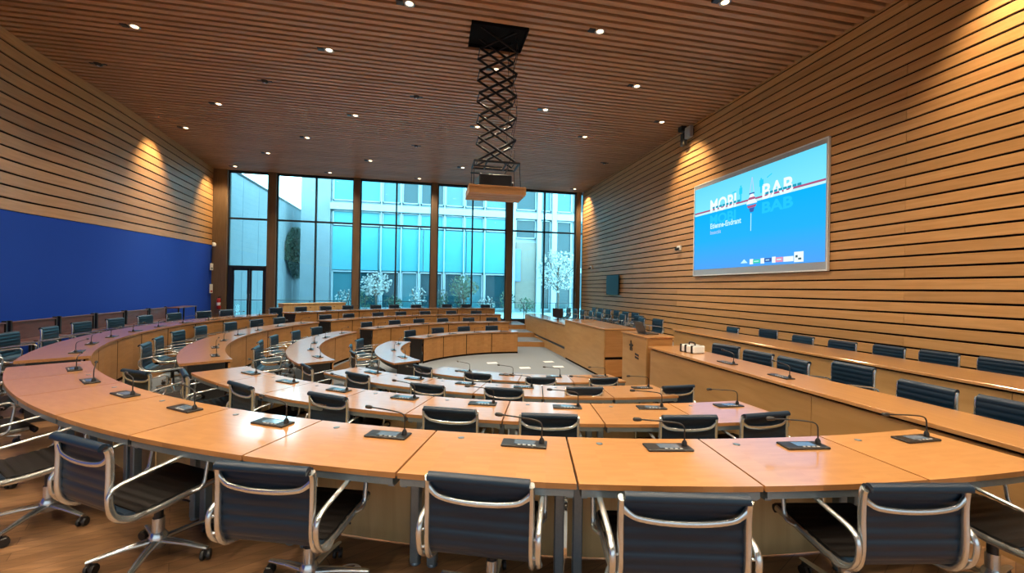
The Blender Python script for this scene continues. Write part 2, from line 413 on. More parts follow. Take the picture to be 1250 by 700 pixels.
def dense(pts, n): return [(p.x, p.y) for p in cr([(a, c, 0) for a, c in pts], n)]
SEATP = [(.232, .40), (.25, .418), (.243, .44), (.20, .455), (.10, .452), (0, .444), (-.10, .436), (-.17, .433), (-.232, .438)]
BACKP = [(-.236, .439), (-.286, .452), (-.320, .484), (-.335, .535), (-.337, .61), (-.336, .69), (-.338, .765), (-.343, .815), (-.352, .838), (-.370, .848), (-.388, .840), (-.394, .822)]
RAILP = [(.20, .443), (.10, .438), (0, .428), (-.10, .418), (-.18, .414), (-.25, .420), (-.305, .442), (-.338, .480), (-.352, .535), (-.354, .61), (-.352, .69), (-.353, .755), (-.357, .805), (-.364, .826)]
def make_chair():
    root = empty('office_chair')
    ribbed(dense(SEATP, 7), .222, .012, .052, .0065, M['seat'], 'seat', root)
    ribbed(dense(BACKP, 8), .228, .012, .052, .0065, M['sling'], 'backrest', root)
    for sx in (-1, 1):
        mb = MB(); p = [(sx * .236, a, c) for a, c in dense(RAILP, 4)]
        mb.tube(p, .013, 8, r2=.019, side=(1, 0, 0)); mb.build('side_rail', M['chrome'], root)
        mb = MB(); X = sx * .268
        ap = [(sx * .245, -.20, .425), (X, -.27, .428), (X, -.325, .452), (X, -.362, .50), (X, -.375, .56), (X, -.368, .605), (X, -.335, .632), (X, -.25, .648), (X, -.10, .668), (X, .05, .686), (X, .095, .682), (X, .112, .655), (X, .108, .60), (X, .098, .53), (X, .088, .475), (X, .066, .448), (sx * .245, .04, .438)]
        mb.tube(cr(ap, 3), .0135, 8, r2=.0095, side=(1, 0, 0))
        for zz in (.505, .585): mb.tube([(sx * .24, -.352, zz), (X, -.366, zz + .004)], .008, 6)
        mb.build('armrest', M['chrome'], root)
    mb = MB(); sp = [(-.236, -.356, .780), (-.212, -.360, .762), (-.175, -.366, .742), (-.09, -.372, .731), (0, -.374, .728), (.09, -.372, .731), (.175, -.366, .742), (.212, -.360, .762), (.236, -.356, .780)]
    mb.tube(cr(sp, 3), .008, 8, r2=.014, side=(0, -1, 0), rs=[1.5, 1.4, 1.25, 1.1, 1.05] + [1] * 15 + [1.05, 1.1, 1.25, 1.4, 1.5]); mb.build('back_brace', M['chrome'], root)
    mb = MB()
    mb.tube(cr([(-.232, .06, .425), (-.12, .06, .405), (0, .05, .395), (.12, .06, .405), (.232, .06, .425)], 4), .014, 8)
    mb.tube(cr([(-.232, -.10, .414), (-.12, -.09, .40), (0, -.08, .395), (.12, -.09, .40), (.232, -.10, .414)], 4), .014, 8)
    mb.box(-.06, .06, -.12, .09, .36, .405, .012)
    mb.tube([(.05, .02, .375), (.20, .04, .37), (.215, .04, .368)], .006, 6); mb.build('tilt_mechanism', M['blackmetal'], root)
    mb = MB(); mb.cyl((0, 0, .24), (0, 0, .37), .024, 14, mi=0); mb.cyl((0, 0, .12), (0, 0, .25), .031, 14, mi=1); mb.build('gas_column', [M['black'], M['chrome']], root)
    mb = MB(); mb.lathe([(.03, .07), (.046, .078), (.048, .14), (.034, .165)], n=16)
    for k in range(5):
        a = 2 * PI * k / 5 + .31; c, s_ = math.cos(a), math.sin(a)
        mb.tube([(c * .03, s_ * .03, .115), (c * .15, s_ * .15, .105), (c * .29, s_ * .29, .083), (c * .315, s_ * .315, .078)], .013, 8, r2=.021, side=(0, 0, 1), rs=[1.35, 1.1, .8, .7])
    mb.build('star_base', M['chrome'], root)
    cm = None
    for k in range(5):
        a = 2 * PI * k / 5 + .31; c, s_ = math.cos(a), math.sin(a)
        if cm is None:
            mb = MB()
            for q in (-1, 1): mb.tube([(q * .008, .012, .029), (q * .012, .012, .029), (q * .026, .012, .029)], .029, 14, rs=[.93, 1, .9])
            mb.cyl((0, 0, .03), (0, 0, .075), .008, 8); mb.box(-.028, .028, -.004, .03, .045, .058, .006)
            cm = mb.mesh('caster', M['black'])
        o = bpy.data.objects.new('caster', cm); COL.objects.link(o); o.parent = root; o.location = (c * .30, s_ * .30, 0); o.rotation_euler = (0, 0, a + [.4, 1.9, -1., 2.6, .9][k])
    return root
CHAIR = make_chair(); used = [False]
def chair(x, y, z, rz, label, group):
    if not used[0]: o = CHAIR; used[0] = True
    else: o = copy_tree(CHAIR)
    o.location = (x, y, z); o.rotation_euler = (0, 0, rz); tag(o, label, 'chair', group); return o
def chair_at(a, rtop, lvl, label, group, jit=0., sc_=1.):
    """chair facing the circle's centre with its back top at radius rtop"""
    x, y = pol(rtop - .36, a); o = chair(x, y, lvl, face_rz(a) + R_(jit), label, group); o.scale = (sc_, 1, 1); return o

# ------------------------------------------------------------------ desk microphone console
def make_mic():
    root = empty('desk_microphone')
    mb = MB(); mb.box(-.135, .135, -.055, .055, 0, .012, .003); mb.build('base_plate', M['black'], root)
    mb = MB(); mb.box(-.06, .065, -.03, .035, .012, .015, .001); dsp = mb.build('display', M['lav'], root)
    mb = MB()
    for k in range(4): mb.box(-.035 + k * .03, -.018 + k * .03, -.046, -.036, .012, .016, .001)
    mb.build('button_row', M['silver'], root)
    mb = MB(); g = [(.105, .01, .012), (.105, .01, .08), (.103, .012, .118), (.085, .018, .138), (.03, .03, .146), (-.06, .045, .150), (-.14, .058, .152)]
    mb.lathe([(.016, 0), (.015, .02), (.007, .034)], (.105, .01, .012), 10); mb.tube(cr(g, 4), .0045, 6); mb.build('gooseneck', M['black'], root)
    mb = MB(); h = [(-.14, .058, .152), (-.147, .059, .152), (-.165, .062, .152), (-.185, .065, .152), (-.192, .066, .152)]
    mb.tube(h, .012, 10, rs=[.5, .9, 1.1, 1., .5]); mb.build('microphone_head', M['black'], root)
    return root
MIC = make_mic(); mused = [False]
def mic(x, y, z, rz, label, group, s=1.):
    if not mused[0]: o = MIC; mused[0] = True
    else: o = copy_tree(MIC)
    o.location = (x, y, z); o.rotation_euler = (0, 0, rz); tag(o, label, 'microphone', group); return o

# ------------------------------------------------------------------ loose wedge desks of the near rows
def sector(mb, r0, r1, a0, a1, z0, z1, n, rm, mi=0, mside=None):
    """annular block in a desk's own frame: +Y to the circle's centre, angles in degrees from the desk's middle, + to the right"""
    mside = mi if mside is None else mside
    A = [R_(a0 + (a1 - a0) * i / n) for i in range(n + 1)]
    pin = [(r0 * math.sin(a), rm - r0 * math.cos(a)) for a in A]; pout = [(r1 * math.sin(a), rm - r1 * math.cos(a)) for a in A]
    for i in range(n):
        q = [pout[i], pout[i + 1], pin[i + 1], pin[i]]
        vs = [(x, y, z1) for x, y in q] + [(x, y, z0) for x, y in q]
        mb.add(vs, [(0, 1, 2, 3)], mi); mb.add(vs, [(7, 6, 5, 4)], mside)
        mb.add(vs, [(4, 5, 1, 0), (6, 7, 3, 2)], mside)
        if i == 0: mb.add(vs, [(0, 3, 7, 4)], mside)
        if i == n - 1: mb.add(vs, [(1, 5, 6, 2)], mside)
    return mb
ROWNAME = ['nearest row', 'second row from the camera', 'third row from the camera', 'innermost near row']
NEAR = [(86.0, 5.87, 10), (86.9, 6.77, 8), (87.0, 8.6, 6), (84.2, 12.5, 4)]
def make_desk(k, da):
    r0, r1 = RIN[k], RIN[k] + DEP[k]; rm = (r0 + r1) / 2; h = da / 2; g = math.degrees(.006 / rm)
    root = empty('curved_desk')
    mb = MB(); sector(mb, r0, r1, -h + g, h - g, .712, .74, 6, rm, 0, 1); mb.build('tabletop', [M['desk'], M['edge']], root)
    mb = MB(); sector(mb, r1 - .028, r1 - .004, -h + 3 * g, h - 3 * g, .675, .711, 6, rm); sector(mb, r0 + .06, r0 + .09, -h + 3 * g, h - 3 * g, .655, .711, 6, rm)
    for s_ in (-1, 1): sector(mb, r0 + .06, r1 - .02, *sorted((s_ * (h - 3 * g), s_ * (h - 8 * g))), .66, .711, 1, rm)
    mb.build('underframe', M['grey'], root)
    for s_ in (-1, 1):
        a = R_(s_ * (h - 9 * g)); r = r0 + .20; x, y = r * math.sin(a), rm - r * math.cos(a)
        T = Matrix.Translation((x, y, 0)) @ Matrix.Rotation(a, 4, 'Z')
        mb = MB(); mb.box(-.028, .028, -.028, .028, .012, .70, .006, T=T); mb.box(-.035, .035, -.22, .16, .662, .70, .006, T=T)
        mb.lathe([(.03, 0), (.034, .004), (.026, .016)], (x, y, 0), 12); mb.build('leg', M['grey'], root)
    mb = MB(); sector(mb, r0 + .03, r0 + .048, -h + 2 * g, h - 2 * g, .015, .70, 6, rm); mb.build('modesty_panel', M['panel_pale'], root)
    mb = MB(); a = R_(-h * .55); r = r0 + .10; mb.lathe([(.018, 0), (.02, .002), (.012, .003)], (r * math.sin(a), rm - r * math.cos(a), .74), 14); mb.build('cable_grommet', M['grey'], root)
    return root
for k, (a0, da, n) in enumerate(NEAR):
    proto = make_desk(k, da); r0 = RIN[k]; rm = r0 + DEP[k] / 2; z0 = -k * ST
    for i in range(n):
        a = a0 + da * (i + .5); o = proto if i == 0 else copy_tree(proto)
        x, y = pol(rm, a); o.location = (x, y, z0); o.rotation_euler = (0, 0, face_rz(a))
        where = 'at the right end of' if i == 0 else ('at the left end of' if i == n - 1 else '%s from the right in' % ORD[i])
        tag(o, 'wedge-shaped honey wood desk %s the %s' % (where, ROWNAME[k]), 'desk', 'wedge desks of the near rows')
        rr = r0 + .155; am = a - da * .19; x, y = pol(rr, am)
        mic(x, y, z0 + .7405, face_rz(am) + R_(random.uniform(-4, 4)), 'microphone on the desk %s the %s' % (where, ROWNAME[k]), 'microphones on the near desks')

# ------------------------------------------------------------------ fixed curved benches (left and far sections)
SEAM = .026
def bench(k, a0, a1, npan, label, endsteel=False):
    r0, r1 = RIN[k], RIN[k] + DEP[k]; z0 = -k * ST
    if k == 3: r0 -= .1; r1 -= .1
    root = empty('curved_bench_desk', (*pol((r0 + r1) / 2, (a0 + a1) / 2), z0), face_rz((a0 + a1) / 2)); rm = (r0 + r1) / 2
    h = (a1 - a0) / 2; n = max(8, int((a1 - a0) / 2.5))
    # in the desk's own frame + angle is to the right, i.e. towards smaller ring angle
    mb = MB(); sector(mb, r0, r1, -h, h, .705, .74, n, rm, 0, 1); mb.build('worktop', [M['desk'], M['edge']], root)
    mb = MB(); sector(mb, r0 + .027, r0 + .07, -h + .15, h - .15, .06, .70, n, rm); sector(mb, r0 + .04, r0 + .055, -h, h, .0, .055, n, rm); mb.build('backing', M['gap'], root)
    w = 2 * h / npan; g = math.degrees(SEAM / 2 / r0)
    for i in range(npan):
        mb = MB(); sector(mb, r0 + .025, r0 + .05, -h + i * w + g, -h + (i + 1) * w - g, .06, .69, max(2, int(w / 2)), rm); mb.build('front_panel', M['panel'], root)
    for s_ in (-1, 1):
        q = sorted((s_ * h, s_ * (h - math.degrees(.03 / rm))))
        mb = MB(); sector(mb, r0 + .09, r1 - .09, *q, .0, .70, 1, rm); mb.build('end_panel', M['black'], root)
    mb = MB(); sector(mb, r1 - .12, r1 - .09, -h + .4, h - .4, .60, .70, n, rm); mb.build('cable_tray', M['steel'], root)
    tag(root, label, 'desk', 'fixed curved desks'); return root, r0, r1, z0
LEFTN = ['outermost left desk by the blue wall', 'second curved desk in from the blue wall', 'third curved desk in from the blue wall', 'innermost small curved desk on the left']
LEFT = [(147.8, 205.5, 8), (147.2, 205.8, 6), (148, 202.5, 4), (148.5, 199, 2)]
FAR = [(210.5, 271, 10), (210.3, 271.5, 8), (211, 272.5, 7), (212.5, 273.5, 4)]
FARN = ['rearmost far desk under the window', 'second far desk in front of the window', 'third far desk in front of the window', 'far desk beside the central floor']
ll = ['long outermost curved desk with oak front along the blue wall side', 'curved oak desk second in from the blue wall on the left', 'curved oak desk third in from the blue wall on the left', 'short innermost curved desk on the left of the central floor']
fl_ = ['rearmost far curved desk nearest the tall window', 'second far curved desk from the window', 'third far curved desk from the window', 'far curved desk with four oak panels facing the central floor']
nm_l = [9, 7, 5, 3]; nm_f = [9, 7, 6, 4]
for k in range(4):
    a0, a1, npan = LEFT[k]; _, r0, r1, z0 = bench(k, a0, a1, npan, ll[k])
    for i in range(nm_l[k]):
        a = a0 + (a1 - a0) * (i + .5) / nm_l[k]; x, y = pol(r0 + .16, a)
        mic(x, y, z0 + .7405, face_rz(a) + R_(random.uniform(-10, 10)), 'microphone %s from the near end of the %s' % (ORD[i], LEFTN[k]), 'microphones on the left desks')
    a0, a1, npan = FAR[k]; _, r0, r1, z0 = bench(k, a0, a1, npan, fl_[k])
    for i in range(nm_f[k]):
        a = a0 + (a1 - a0) * (i + .5) / nm_f[k]; x, y = pol(r0 + .16, a)
        mic(x, y, z0 + .7405, face_rz(a) + R_(random.uniform(-10, 10)), 'microphone %s from the left on the %s' % (ORD[i], FARN[k]), 'microphones on the far desks')

# ------------------------------------------------------------------ chairs
A_CH = [(88.0, 9.12, -3), (94.1, 9.08, -5), (101.0, 9.14, -2, 1.1), (106.4, 9.05, -3), (113.0, 9.12, 5), (120.0, 9.15, -2), (127.4, 9.22, -4), (135.0, 9.35, 6), (142.5, 9.4, -8)]
B_CH = [(90.1, 7.47, 4), (95.2, 7.47, -2), (104.2, 7.47, 1), (110.5, 7.45, -1), (120., 7.38, -5), (128.4, 7.47, -6), (136.6, 7.55, -12), (141.5, 7.9, 20)]
C_CH = [(86.6, 5.72, 0), (99.1, 5.7, 1), (108.8, 5.88, -1), (118.0, 5.96, -2), (129.6, 5.86, -4), (139.4, 5.98, -10)]
D_CH = [(90.8, 4.32, 0), (104.4, 4.32, 2), (118., 4.26, -2), (133.2, 4.2, -6)]
for k, lst in enumerate((A_CH, B_CH, C_CH, D_CH)):
    for i, (a, r, j, *sc_) in enumerate(lst):
        where = 'rightmost in' if i == 0 else ('leftmost in' if i == len(lst) - 1 else '%s from the right in' % ORD[i])
        chair_at(a, r, -k * ST, 'black chrome-armed swivel chair, %s the %s' % (where, ROWNAME[k]), 'chairs of the near rows', j, *sc_)
LA = [(151.5, 9.5, 10), (157.5, 9.65, -4), (163.8, 9.62, -5), (170., 9.58, 3), (176., 9.68, -2), (181.8, 9.7, 0), (187.5, 9.75, 4), (193., 9.8, 2), (198.2, 9.75, -3), (203.2, 9.8, 0)]
LB = [(160.5, 7.85, -4), (167.5, 7.9, 3), (175.5, 8.0, -3), (183.5, 8.1, 2), (191., 8.05, 0), (198., 8.05, -3), (204.2, 8.0, 2)]
LC = [(163., 6.3, -8), (172.2, 6.36, 4), (181., 6.38, 0), (190.5, 6.3, 4), (200., 6.35, -2)]
LD = [(164, 4.55, 6), (176.5, 4.6, 3), (190., 4.65, -3)]
SIDE = ['row along the blue wall', 'second row in from the blue wall', 'third row in from the blue wall', 'innermost left row']
for k, lst in enumerate((LA, LB, LC, LD)):
    for i, (a, r, j) in enumerate(lst):
        chair_at(a, r, -k * ST, 'blue-sheened chair, %s from the near end in the %s' % (ORD[i], SIDE[k]), 'chairs of the left section', j)
FA = [(213.5, 9.75), (219.6, 9.78), (225.4, 9.75), (231., 9.75), (238.2, 9.72), (243.4, 9.72), (249., 9.6), (258.2, 9.85), (263.8, 9.85), (269.4, 9.65)]
FB = [(216, 7.8), (223, 7.75), (232, 7.7), (239.5, 7.7), (247.5, 7.75), (256, 7.7), (264, 7.7)]
FC = [(219, 6.25), (229.5, 6.2), (239.5, 6.25), (248.5, 6.2), (258, 6.2), (267, 6.2)]
FD = [(222, 4.6), (237, 4.65), (250, 4.65), (263.5, 4.7)]
FROW = ['row nearest the window', 'second row from the window', 'third row from the window', 'far row closest to the central floor']
for k, lst in enumerate((FA, FB, FC, FD)):
    for i, (a, r) in enumerate(lst):
        chair_at(a, r, -k * ST, 'dark chair, %s from the left in the far %s' % (ORD[i], FROW[k]) if k < 3 else 'dark chair, %s from the left in the %s' % (ORD[i], FROW[k]), 'chairs of the far section', random.uniform(-5, 5))

# ------------------------------------------------------------------ straight desks and podium on the right
def straight(name, X0, X1, Y0, Y1, ztop, zbot, seams, label, matp='panel'):
    root = empty(name, (X0, (Y0 + Y1) / 2, 0)); cy = (Y0 + Y1) / 2; L = (Y1 - Y0) / 2; W = X1 - X0
    mb = MB(); mb.box(0, W, -L, L, ztop - .035, ztop, .004); mb.build('worktop', M['deskY'], root)
    mb = MB(); mb.box(.06, .09, -L + .02, L - .02, zbot, ztop - .035); mb.build('backing', M['gap'], root)
    ys = [-L] + [s_ - cy for s_ in seams] + [L]
    for a, c in zip(ys[:-1], ys[1:]):
        mb = MB(); mb.box(.035, .06, a + .003, c - .003, zbot, ztop - .06, .003); mb.build('front_panel', M['panelY'], root)
    for s_ in (-1, 1):
        mb = MB(); mb.box(.09, W - .03, *sorted((s_ * L, s_ * (L - .03))), max(zbot, 0), ztop - .036, .003); mb.build('end_panel', M['panelY'], root)
    tag(root, label, 'desk'); return root
M['deskY'] = wood('honey_desk_wood_long', (.56, .285, .105), (.47, .225, .075), .28, (16, 1.2, 16), .06, .7, 1.)
M['panelY'] = wood('oak_panel_long', (.50, .29, .115), (.42, .235, .085), .42, (7, 1., 7), .10, .4)
straight('straight_bench_desk', 3.64, 4.26, .4, 6.42, .74, -.58, [3.4], 'long straight oak desk running back from the right, ending at the lectern')
straight('straight_bench_desk', 5.9, 6.86, .4, 9.28, .74, .0, [3.2, 6.3], 'long straight oak desk parallel to and nearest the right wall')
straight('podium_desk', 4.3, 4.98, 12.86, 18.7, .53, -.20, [15.2], 'far pale oak podium desk beyond the central block, nearer the window')
mb = MB(); mb.box(4.36, 4.40, 12.86, 18.6, -.568, -.30, .003); o = mb.build('podium_plinth', M['panelY']); tag(o, 'low oak step front below the far podium desk', 'plinth')
# central block
root = empty('podium_block', (4.3, 11.27, -.57))
mb = MB(); mb.box(-.02, .92, -1.57, 1.53, 1.235, 1.275, .004); mb.build('worktop', M['deskY'], root)
mb = MB(); mb.box(.0, .025, -1.55, 1.53, .06, 1.225, .003); mb.build('front_panel', M['panelY'], root)
mb = MB(); mb.box(.03, .88, -1.56, -1.535, .56, 1.225, .003); mb.box(.03, .88, -1.56, -1.535, .06, .49, .003); mb.build('end_panel', M['panel'], root)
mb = MB(); mb.box(.03, .88, 1.50, 1.525, .06, 1.225, .003); mb.build('end_panel', M['panel'], root)
mb = MB(); mb.box(.03, .86, -1.53, 1.5, .0, 1.23); mb.build('carcass', M['gap'], root)
tag(root, 'tall oak podium block in the middle, facing the central floor', 'podium')
# lectern
root = empty('lectern', (3.66, 6.97, -.57))
mb = MB(); mb.box(-.02, .52, -.47, .47, 1.43, 1.46, .005); mb.build('top', M['deskY'], root)
mb = MB(); mb.box(0, .025, -.445, .445, 0, 1.425, .003); fp = mb.build('front_panel', M['panelY'], root)
for s_ in (-1, 1):
    mb = MB(); mb.box(.028, .5, *sorted((s_ * .445, s_ * .42)), 0, 1.425, .003); mb.build('side_panel', M['panel'], root)
mb = MB(); mb.box(.06, .49, -.41, .41, .75, .78, .003); mb.build('shelf', M['panel'], root)
def yz(pts, x0, x1):
    mb = MB(); n = len(pts); vs = [(x0, a, c) for a, c in pts] + [(x1, a, c) for a, c in pts]
    mb.add(vs, [tuple(range(n)), tuple(range(n, 2 * n))[::-1]] + [(i, (i + 1) % n, n + (i + 1) % n, n + i) for i in range(n)]); return mb
def blob(cy, cz, sy, sz, seed):
    rnd = random.Random(seed); return [(cy + sy * math.cos(t) * (1 + .0 * rnd.random()), cz + sz * math.sin(t)) for t in (2 * PI * i / 14 for i in range(14))]
em = MB()
for cyy, czz, sy, sz in ((.09, 1.235, .035, .05), (.10, 1.30, .022, .03), (.045, 1.24, .03, .022), (.135, 1.235, .03, .022), (.06, 1.17, .022, .035), (.12, 1.17, .022, .035)):
    q = yz(blob(cyy, czz, sy, sz, 1), -.006, .004); em.add(q.v, q.f)
for dz in (0, .055):
    q = yz([(-.06, 1.12 - dz), (-.06, 1.085 - dz), (-.19, 1.07 - dz), (-.19, 1.105 - dz)], -.006, .004); em.add(q.v, q.f)
em.build('emblem', M['black'], fp)
tag(root, 'tall oak lectern with dark emblem at the end of the straight desk', 'lectern')
# laptop on the lectern
root = empty('laptop', (3.93, 6.95, .89))
mb = MB(); mb.box(-.12, .12, -.17, .17, 0, .018, .004); mb.build('keyboard_base', M['black'], root)
T = Matrix.Translation((-.12, 0, .018)) @ Matrix.Rotation(R_(-24), 4, 'Y')
mb = MB(); mb.box(-.005, .005, -.17, .17, 0, .23, .003, T=T); mb.build('screen_lid', M['black'], root)
tag(root, 'black open laptop standing on the lectern', 'laptop')
# straight-desk microphones
for i, yy in enumerate((3.95, 4.8)):
    mic(3.86, yy, .7405, R_(90 + 180), 'black gooseneck microphone on the straight desk, %s the lectern' % ['farther from', 'nearer to'][i], 'microphones on the straight desk')
# white box with black straps
root = empty('equipment_case', (3.98, 5.72, .74), R_(8))
mb = MB(); mb.box(-.11, .11, -.15, .15, .004, .115, .012); mb.build('body', M['white'], root)
mb = MB()
for yy in (-.11, .02, .12): mb.box(-.114, .114, yy - .02, yy + .02, .0, .119, .004)
mb.build('strap', M['black'], root)
mb = MB(); mb.tube(cr([(0, -.06, .115), (0, -.05, .15), (0, .05, .15), (0, .06, .115)], 5), .01, 8); mb.build('handle', M['black'], root)
tag(root, 'small white case with black straps on the straight desk by the lectern', 'case')
# right-hand chairs
R1C = [(2.42, 4.56, 2), (3.05, 4.56, -2), (3.98, 4.90, 3), (4.46, 4.52, -3), (4.98, 4.52, 5), (5.62, 4.56, 12)]
for i, (yy, xx, j) in enumerate(R1C):
    chair(xx - .36, yy, 0, R_(90 + j), 'dark ribbed chair behind the straight desk, %s from the front' % ORD[i], 'chairs behind the straight desk')
R2C = [(4.1, 7.42, 0), (4.75, 7.38, 2), (5.38, 7.28, -2), (6.0, 7.14, 3), (6.8, 7.12, -3), (8.0, 7.5, 4), (8.66, 7.06, -10)]
for i, (yy, xx, j) in enumerate(R2C):
    chair(xx - .36, yy, 0, R_(90 + j), 'dark chair behind the desk nearest the right wall, %s from the front' % ORD[i], 'chairs along the right wall desk')
for i, (xx, yy, j) in enumerate([(6.55, 11.0, 5), (6.35, 11.65, -8), (6.75, 12.5, 6), (6.5, 13.2, -4)]):
    chair(xx - .36, yy, 0, R_(90 + j), 'blue-sheened chair behind the central podium block, %s from the front' % ORD[i], 'chairs behind the podium block')
for i in range(5):
    chair(5.72 + .02 * (i % 2), 14.2 + .85 * i, 0, R_(90 + random.uniform(-8, 8)), 'distant chair behind the far podium desk, %s from the front' % ORD[i], 'chairs behind the far podium')
for i in range(6):
    chair(7.0, 13.9 + .78 * i, 0, R_(90 + random.uniform(-4, 4)), 'distant pale chair in the row against the right wall, %s from the front' % ORD[i], 'chairs against the right wall')
# monitor on the far podium
root = empty('desk_monitor', (4.72, 14.9, .53), R_(-58))
mb = MB(); mb.box(-.25, .25, -.02, .02, .09, .42, .008); mb.build('screen', M['black'], root)
mb = MB(); mb.box(-.03, .03, .0, .04, .012, .16, .005); mb.box(-.12, .12, -.07, .1, 0, .014, .004); mb.build('stand', M['black'], root)
tag(root, 'black desk monitor standing on the far podium desk', 'monitor')

root = empty('floor_outlet', (-.44, 2.56, 0))
mb = MB(); mb.lathe([(.075, 0), (.075, .004), (.062, .007), (.06, .005)], n=24); mb.build('ring', M['silver'], root)
mb = MB()
for k in range(5): mb.box(-.05 + abs(k - 2) * .01, .05 - abs(k - 2) * .01, -.048 + k * .022, -.038 + k * .022, .004, .0075)
mb.build('grille', M['black'], root)
tag(root, 'small round metal outlet in the wooden floor under the nearest desks', 'floor outlet')
# papers on the floor of the pit
for i, (x, y, a) in enumerate(((3.62, 12.28, 5), (3.68, 11.48, -4), (1.86, 12.24, 3), (2.67, 11.4, 0))):
    mb = MB(); mb.box(-.15, .15, -.105, .105, 0, .004); o = mb.build('paper_sheet', M['paper'], None, (x, y, -3 * ST + .001), R_(a))
    tag(o, ['white sheet on the central grey carpet, farther one by the podium block', 'white sheet on the central grey carpet, nearer one by the podium block', 'white sheet on the carpet in front of the far oak panels', 'white sheet near the middle of the central grey carpet'][i], 'paper', 'sheets on the carpet')

# ------------------------------------------------------------------ bench row along the blue wall
def vbench(p0, p1, label):
    dx, dy = p1[0] - p0[0], p1[1] - p0[1]; L = math.hypot(dx, dy); rz = math.atan2(dy, dx)
    root = empty('visitor_bench', (*p0, 0), rz)      # local +x along the wall, room side is -y
    mb = MB(); mb.box(.06, L - .06, -.01, .02, .40, .79, .004); mb.build('back_panel', M['bench'], root)
    mb = MB(); mb.box(.03, L - .03, -.03, .04, .79, .825, .006); mb.build('top_rail', M['bench'], root)
    mb = MB(); mb.box(.04, L - .04, -.44, -.02, .41, .45, .008); mb.build('seat', M['bench'], root)
    for xx in (.03, L - .03):
        mb = MB(); mb.box(xx - .025, xx + .025, -.03, .04, 0, .85, .004); mb.box(xx - .02, xx + .02, -.40, -.02, .36, .41, .004); mb.box(xx - .02, xx + .02, -.40, -.36, 0, .38, .004); mb.build('upright', M['black'], root)
    tag(root, label, 'bench', 'benches along the blue wall')
bl = [(-8.05, 8.7), (-8.3, 10.1), (-8.42, 11.4), (-8.5, 12.6), (-8.58, 13.8), (-8.68, 15.0), (-8.84, 16.2)]
for i in range(len(bl) - 1):
    a, c = Vector((*bl[i], 0)), Vector((*bl[i + 1], 0)); t = (c - a).normalized() * .03
    vbench((a + t)[:2], (c - t)[:2], 'mauve-brown wooden bench against the blue wall, %s from the near end' % ORD[i])
root = empty('side_table', (-8.86, 17.1, 0), R_(97))
mb = MB(); mb.box(-.75, .75, -.22, .22, .77, .80, .004); mb.build('tabletop', M['bench'], root)
for sx in (-1, 1):
    for sy in (-1, 1):
        mb = MB(); mb.box(sx * .72 - .02, sx * .72 + .02, sy * .19 - .02, sy * .19 + .02, 0, .77, .004); mb.build('leg', M['black'], root)
tag(root, 'narrow high table on dark legs at the far end of the blue wall', 'table')
# low cabinet behind the far-left desks
root = empty('low_cabinet', (-4.9, 19.1, 0), R_(40))
mb = MB(); mb.box(-1.35, 1.35, -.25, .25, .86, .90, .005); mb.build('top', M['panel_pale'], root)
mb = MB(); mb.box(-1.33, 1.33, -.23, .23, .05, .86, .004); mb.build('body', M['panel_pale'], root)
mb = MB(); mb.box(-1.28, 1.28, -.2, .2, 0, .05); mb.build('base', M['black'], root)
tag(root, 'pale wood low cabinet behind the left end of the far desks', 'cabinet')

# ------------------------------------------------------------------ projector lift
LX, LY = 1.27, 8.40
root = empty('projector_lift', (LX, LY, CEIL))
mb = MB()
for x0, x1, y0, y1 in ((-.57, -.55, -.4, .4), (.55, .57, -.4, .4), (-.55, .55, -.4, -.38), (-.55, .55, .38, .4)): mb.box(x0, x1, y0, y1, -.03, .55)
mb.box(-.57, .57, -.4, .4, .53, .56); mb.box(-.55, .55, -.38, .38, .03, .5); mb.build('ceiling_box', M['void'], root)
zt, zb, nc = .06, -2.60, 6; ch = (zt - zb) / nc; hw = .38
for yy in (-.2, .2):
    for c in range(nc):
        for s_ in (-1, 1):
            mb = MB(); z0 = zb + c * ch; off = .012 * s_
            T = None; mb.tube([(-s_ * hw, yy + off, z0), (s_ * hw, yy + off, z0 + ch)], .010, 4, r2=.026, side=(0, 1, 0)); mb.build('scissor_arm', M['blackmetal'], root)
for c in range(nc + 1):
    mb = MB(); z0 = zb + c * ch
    for sx in (-1, 1): mb.cyl((sx * hw, -.225, z0), (sx * hw, .225, z0), .011, 8)
    mb.build('cross_rod', M['blackmetal'], root)
mb = MB()
for yy in (-.27, .27): mb.box(-.45, .45, yy - .018, yy + .018, zb - .06, zb - .02, .004)
for xx in (-.45, .45): mb.box(xx - .018, xx + .018, -.27, .27, zb - .06, zb - .02, .004)
for xx in (-.2, .2): mb.box(xx - .015, xx + .015, -.27, .27, zb - .06, zb - .02, .004)
for yy in (-.27, .27): mb.box(-.48, .1, yy - .015, yy + .015, zb - .16, zb - .13, .004)
mb.build('lower_frame', M['blackmetal'], root)
for sx in (-1, 1):
    for sy in (-1, 1):
        mb = MB(); mb.cyl((sx * .47, sy * .3, zb - .52), (sx * .45, sy * .27, zb - .02), .007, 6); mb.build('hanger_rod', M['blackmetal'], root)
mb = MB(); zc = zb - .70
mb.box(-.57, .57, -.39, .39, zc + .12, zc + .16, .004)
for k in range(4):
    y0 = -.385 + k * .195; mb.box(-.57, .57, y0, y0 + .165, zc, zc + .12, .004)
mb.build('slatted_tray', M['tray'], root)
for j, (xx, ph) in enumerate(((.36, 0), (.39, 1.3), (.30, 2.2))):
    mb = MB(); pts = [(xx + .05 * math.sin(ph + t * 1.9), -.1 + .12 * j + .05 * math.cos(ph + t * 2.3), .1 - t * .42) for t in range(7)] + [(.2, 0, zb - .2)]
    mb.tube(cr(pts, 5), .006, 6); mb.build('cable', M['black'], root)
tag(root, 'black scissor lift hanging from the slatted ceiling with wooden tray', 'projector lift')
root = empty('projector', (LX - .02, LY, CEIL + zc + .16))
